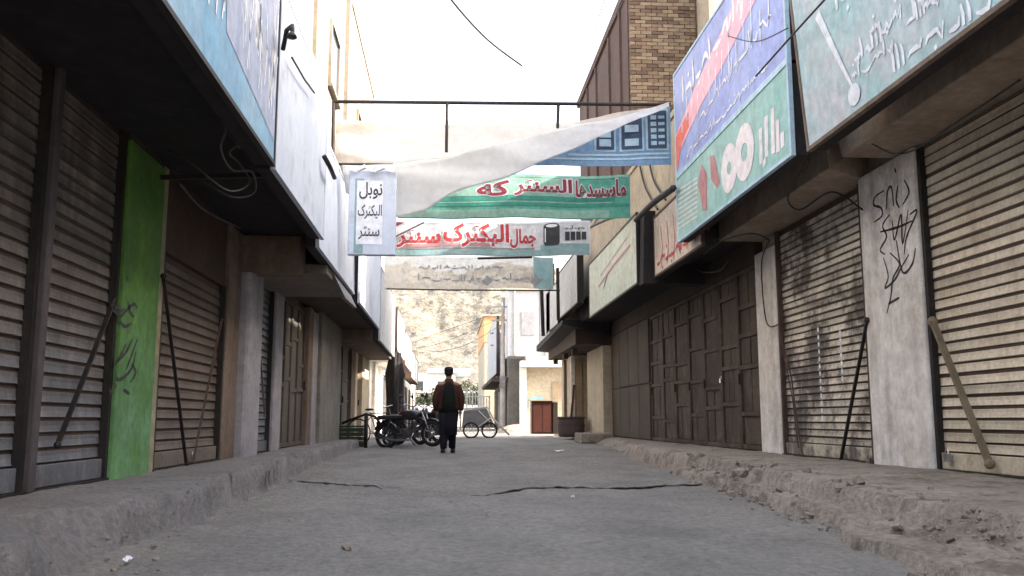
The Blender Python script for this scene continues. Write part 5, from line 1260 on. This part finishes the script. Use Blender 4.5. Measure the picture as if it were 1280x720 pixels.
# =============================================================== THE MAN
def skin_mesh(name, verts, edges, radii, mat, parent, sub=2, smooth=True):
    me = bpy.data.meshes.new(name); me.from_pydata(verts, edges, [])
    o = bpy.data.objects.new(name, me); C.objects.link(o)
    md = o.modifiers.new('skin', 'SKIN'); md.use_smooth_shade = True
    lay = me.skin_vertices[0].data
    for i, r in enumerate(radii):
        lay[i].radius = r if isinstance(r, tuple) else (r, r); lay[i].use_root = (i == 0)
    ss = o.modifiers.new('sub', 'SUBSURF'); ss.levels = sub; ss.render_levels = sub
    dg = bpy.context.evaluated_depsgraph_get(); dg.update()
    nm = bpy.data.meshes.new_from_object(o.evaluated_get(dg)); nm.name = name
    bpy.data.objects.remove(o); nm.materials.clear(); nm.materials.append(mat)
    for p in nm.polygons: p.use_smooth = True
    r = bpy.data.objects.new(name, nm); C.objects.link(r)
    if parent: r.parent = parent
    return r
man = thing('person', 'man seen from behind walking away in maroon jacket and dark clothes', 'person', (0, 0, 0))
V = []; E_ = []; R = []
def ch(pts, start=None):
    last = start
    for p, r in pts:
        V.append(p); R.append(r)
        if last is not None: E_.append((last, len(V) - 1))
        last = len(V) - 1
    return last
# local: walks towards +y, x right, feet at z 0
pel = ch([((0, 0, .93), (.16, .11))])
chest = ch([((0, .0, 1.08), (.145, .10)), ((0, .01, 1.25), (.165, .11)), ((0, .0, 1.40), (.13, .09))], pel)
neck = ch([((0, .01, 1.48), .058), ((0, .025, 1.54), .060)], chest)
ch([((0, .03, 1.60), (.075, .085)), ((0, .03, 1.66), (.078, .092)), ((0, .02, 1.70), (.06, .07))], neck)
for sx, ysw in ((-1, .10), (1, -.06)):
    hnd = ch([((sx * .19, -.01, 1.385), .06), ((sx * .262, -.03, 1.10), .047), ((sx * .245, ysw * .5 + .0, .88), .034), ((sx * .245, ysw * .8 + .02, .82), (.022, .034)), ((sx * .245, ysw * .9 + .03, .77), (.016, .038))], chest)
for sx, st_ in ((-1, -.10), (1, .14)):
    ch([((sx * .09, 0, .86), .095), ((sx * .095, st_ * .55 + .02, .50), .062), ((sx * .095, st_ - (.03 if st_ < 0 else 0), .10), .042), ((sx * .10, st_ + .02, .045), .04), ((sx * .11, st_ + .13, .03), (.035, .025))], pel)
body = skin_mesh('body', V, E_, R, M['skin'], man)
for sx, ysw in ((-1, .10), (1, -.06)):
    hx, hy, hz = sx * .245, ysw * .9 + .03, .76
    for k, (dy, L) in enumerate(((-.026, .062), (-.009, .074), (.008, .078), (.025, .068))):
        pass
    fv = []; fe = []; fr_ = []
    vs = [(hx, hy, hz + .03)]; rs = [.02]; es = []
    for k, (dy, L) in enumerate(((-.027, .055), (-.010, .068), (.008, .074), (.026, .066))):
        b = len(vs); vs += [(hx, hy + dy, hz), (hx - sx * .006, hy + dy, hz - L * .5), (hx - sx * .022, hy + dy, hz - L)]; rs += [.010, .0085, .007]; es += [(0, b), (b, b + 1), (b + 1, b + 2)]
    b = len(vs); vs += [(hx - sx * .012, hy + .042, hz + .015), (hx - sx * .022, hy + .052, hz - .022)]; rs += [.010, .008]; es += [(0, b), (b, b + 1)]
    skin_mesh('hand', vs, es, rs, M['skin'], man, 1)
# face, ears
fc = MB().ball((0, .125, 1.635), .016, .03, .024, 8, 6); fc.build('nose', M['skin'], man, smooth=True)
for sx in (-1, 1):
    MB().ball((sx * .083, .025, 1.64), .012, .022, .034, 8, 8).build('ear', M['skin'], man, smooth=True)
    MB().ball((sx * .032, .108, 1.66), .014, .01, .009, 8, 6).build('eye', M['eye'], man, smooth=True)
MB().ball((0, .112, 1.59), .026, .01, .007, 8, 6).build('mouth', M['moto_red'], man, smooth=True)
MB().ball((0, .008, 1.625), .083, .088, .075, 14, 10).build('hair', M['hair'], man, smooth=True)
cp = MB().lathe([(.092, 0), (.098, .03), (.094, .06), (.075, .085), (.04, .098), (.005, .10)], (0, .018, 1.66), 18); cp.ball((0, .018, 1.672), .102, .108, .018, 16, 6); cp.build('cap', M['cap'], man, smooth=True)
def loft(secs, n=20, seed=0, wob=.004):
    m = MB(); rd = random.Random(seed)
    for cx, cy, cz, rx, ry in secs:
        for k in range(n):
            a = 2 * PI * k / n; m.v.append((cx + rx * math.cos(a) + rd.uniform(-wob, wob), cy + ry * math.sin(a) + rd.uniform(-wob, wob), cz))
    for i in range(len(secs) - 1):
        for k in range(n): m.f.append((i * n + k, i * n + (k + 1) % n, (i + 1) * n + (k + 1) % n, (i + 1) * n + k))
    m.f.append(tuple(range(n))[::-1]); m.f.append(tuple((len(secs) - 1) * n + k for k in range(n)))
    return m
# long shirt, trousers, jacket, vest
loft([(0, .01, .36, .185, .20), (0, .0, .60, .19, .18), (0, 0, .80, .21, .155), (0, 0, .95, .20, .14)], 24, 3, .006).build('long_shirt', M['navy'], man, smooth=True)
for sx, st_ in ((-1, -.10), (1, .14)):
    loft([(sx * .095, st_, .085, .062, .07), (sx * .09, st_ * .95, .14, .070, .08), (sx * .09, st_ * .75, .32, .08, .09), (sx * .09, st_ * .45, .55, .09, .11), (sx * .09, st_ * .2, .8, .12, .13)], 16, 5, .006).build('trouser_leg', M['navy'], man, smooth=True)
    loft([(sx * .105, st_ + .07, -.0, .05, .135), (sx * .105, st_ + .07, .03, .052, .138), (sx * .105, st_ + .05, .065, .045, .10), (sx * .10, st_ + .0, .10, .04, .05)], 14, 6, 0).build('shoe', M['shoe'], man, smooth=True)
loft([(0, 0, .86, .225, .165), (0, 0, .93, .232, .17), (0, .0, 1.08, .218, .155), (0, .0, 1.25, .225, .150), (0, .0, 1.35, .205, .135), (0, .0, 1.42, .15, .10), (0, .01, 1.48, .085, .08), (0, .015, 1.51, .075, .075)], 24, 8, .005).build('jacket', M['jacket'], man, smooth=True)
for sx, ysw in ((-1, .10), (1, -.06)):
    m = MB().tube([(sx * .13, 0, 1.40), (sx * .19, -.01, 1.345), (sx * .235, -.02, 1.22), (sx * .268, -.03, 1.08), (sx * .262, ysw * .4, .95), (sx * .25, ysw * .6, .86)], [.045, .072, .074, .070, .062, .050], 14)
    m.build('sleeve', M['jacket'], man, smooth=True)
vb = MB(); vs = []
for z_, w_ in ((.85, .15), (1.0, .145), (1.15, .13), (1.28, .115), (1.38, .085), (1.44, .05)):
    for k in range(7):
        u = -1 + 2 * k / 6; y_ = -(.166 if z_ < 1.3 else .166 - (z_ - 1.3) * .35) * math.sqrt(max(0, 1 - (u * w_ / .235) ** 2)) - .012
        vs.append((u * w_, y_, z_)); 
vb.add(vs, [(j * 7 + i, j * 7 + i + 1, (j + 1) * 7 + i + 1, (j + 1) * 7 + i) for j in range(5) for i in range(6)])
o = vb.build('back_panel', M['vest'], man, smooth=True); sd = o.modifiers.new('s', 'SOLIDIFY'); sd.thickness = .015
mp = W(560, 566, Y=18.7)
man.location = (mp.x, 18.7, ZR(18.7) + .01); man.rotation_euler = (0, 0, math.radians(2))
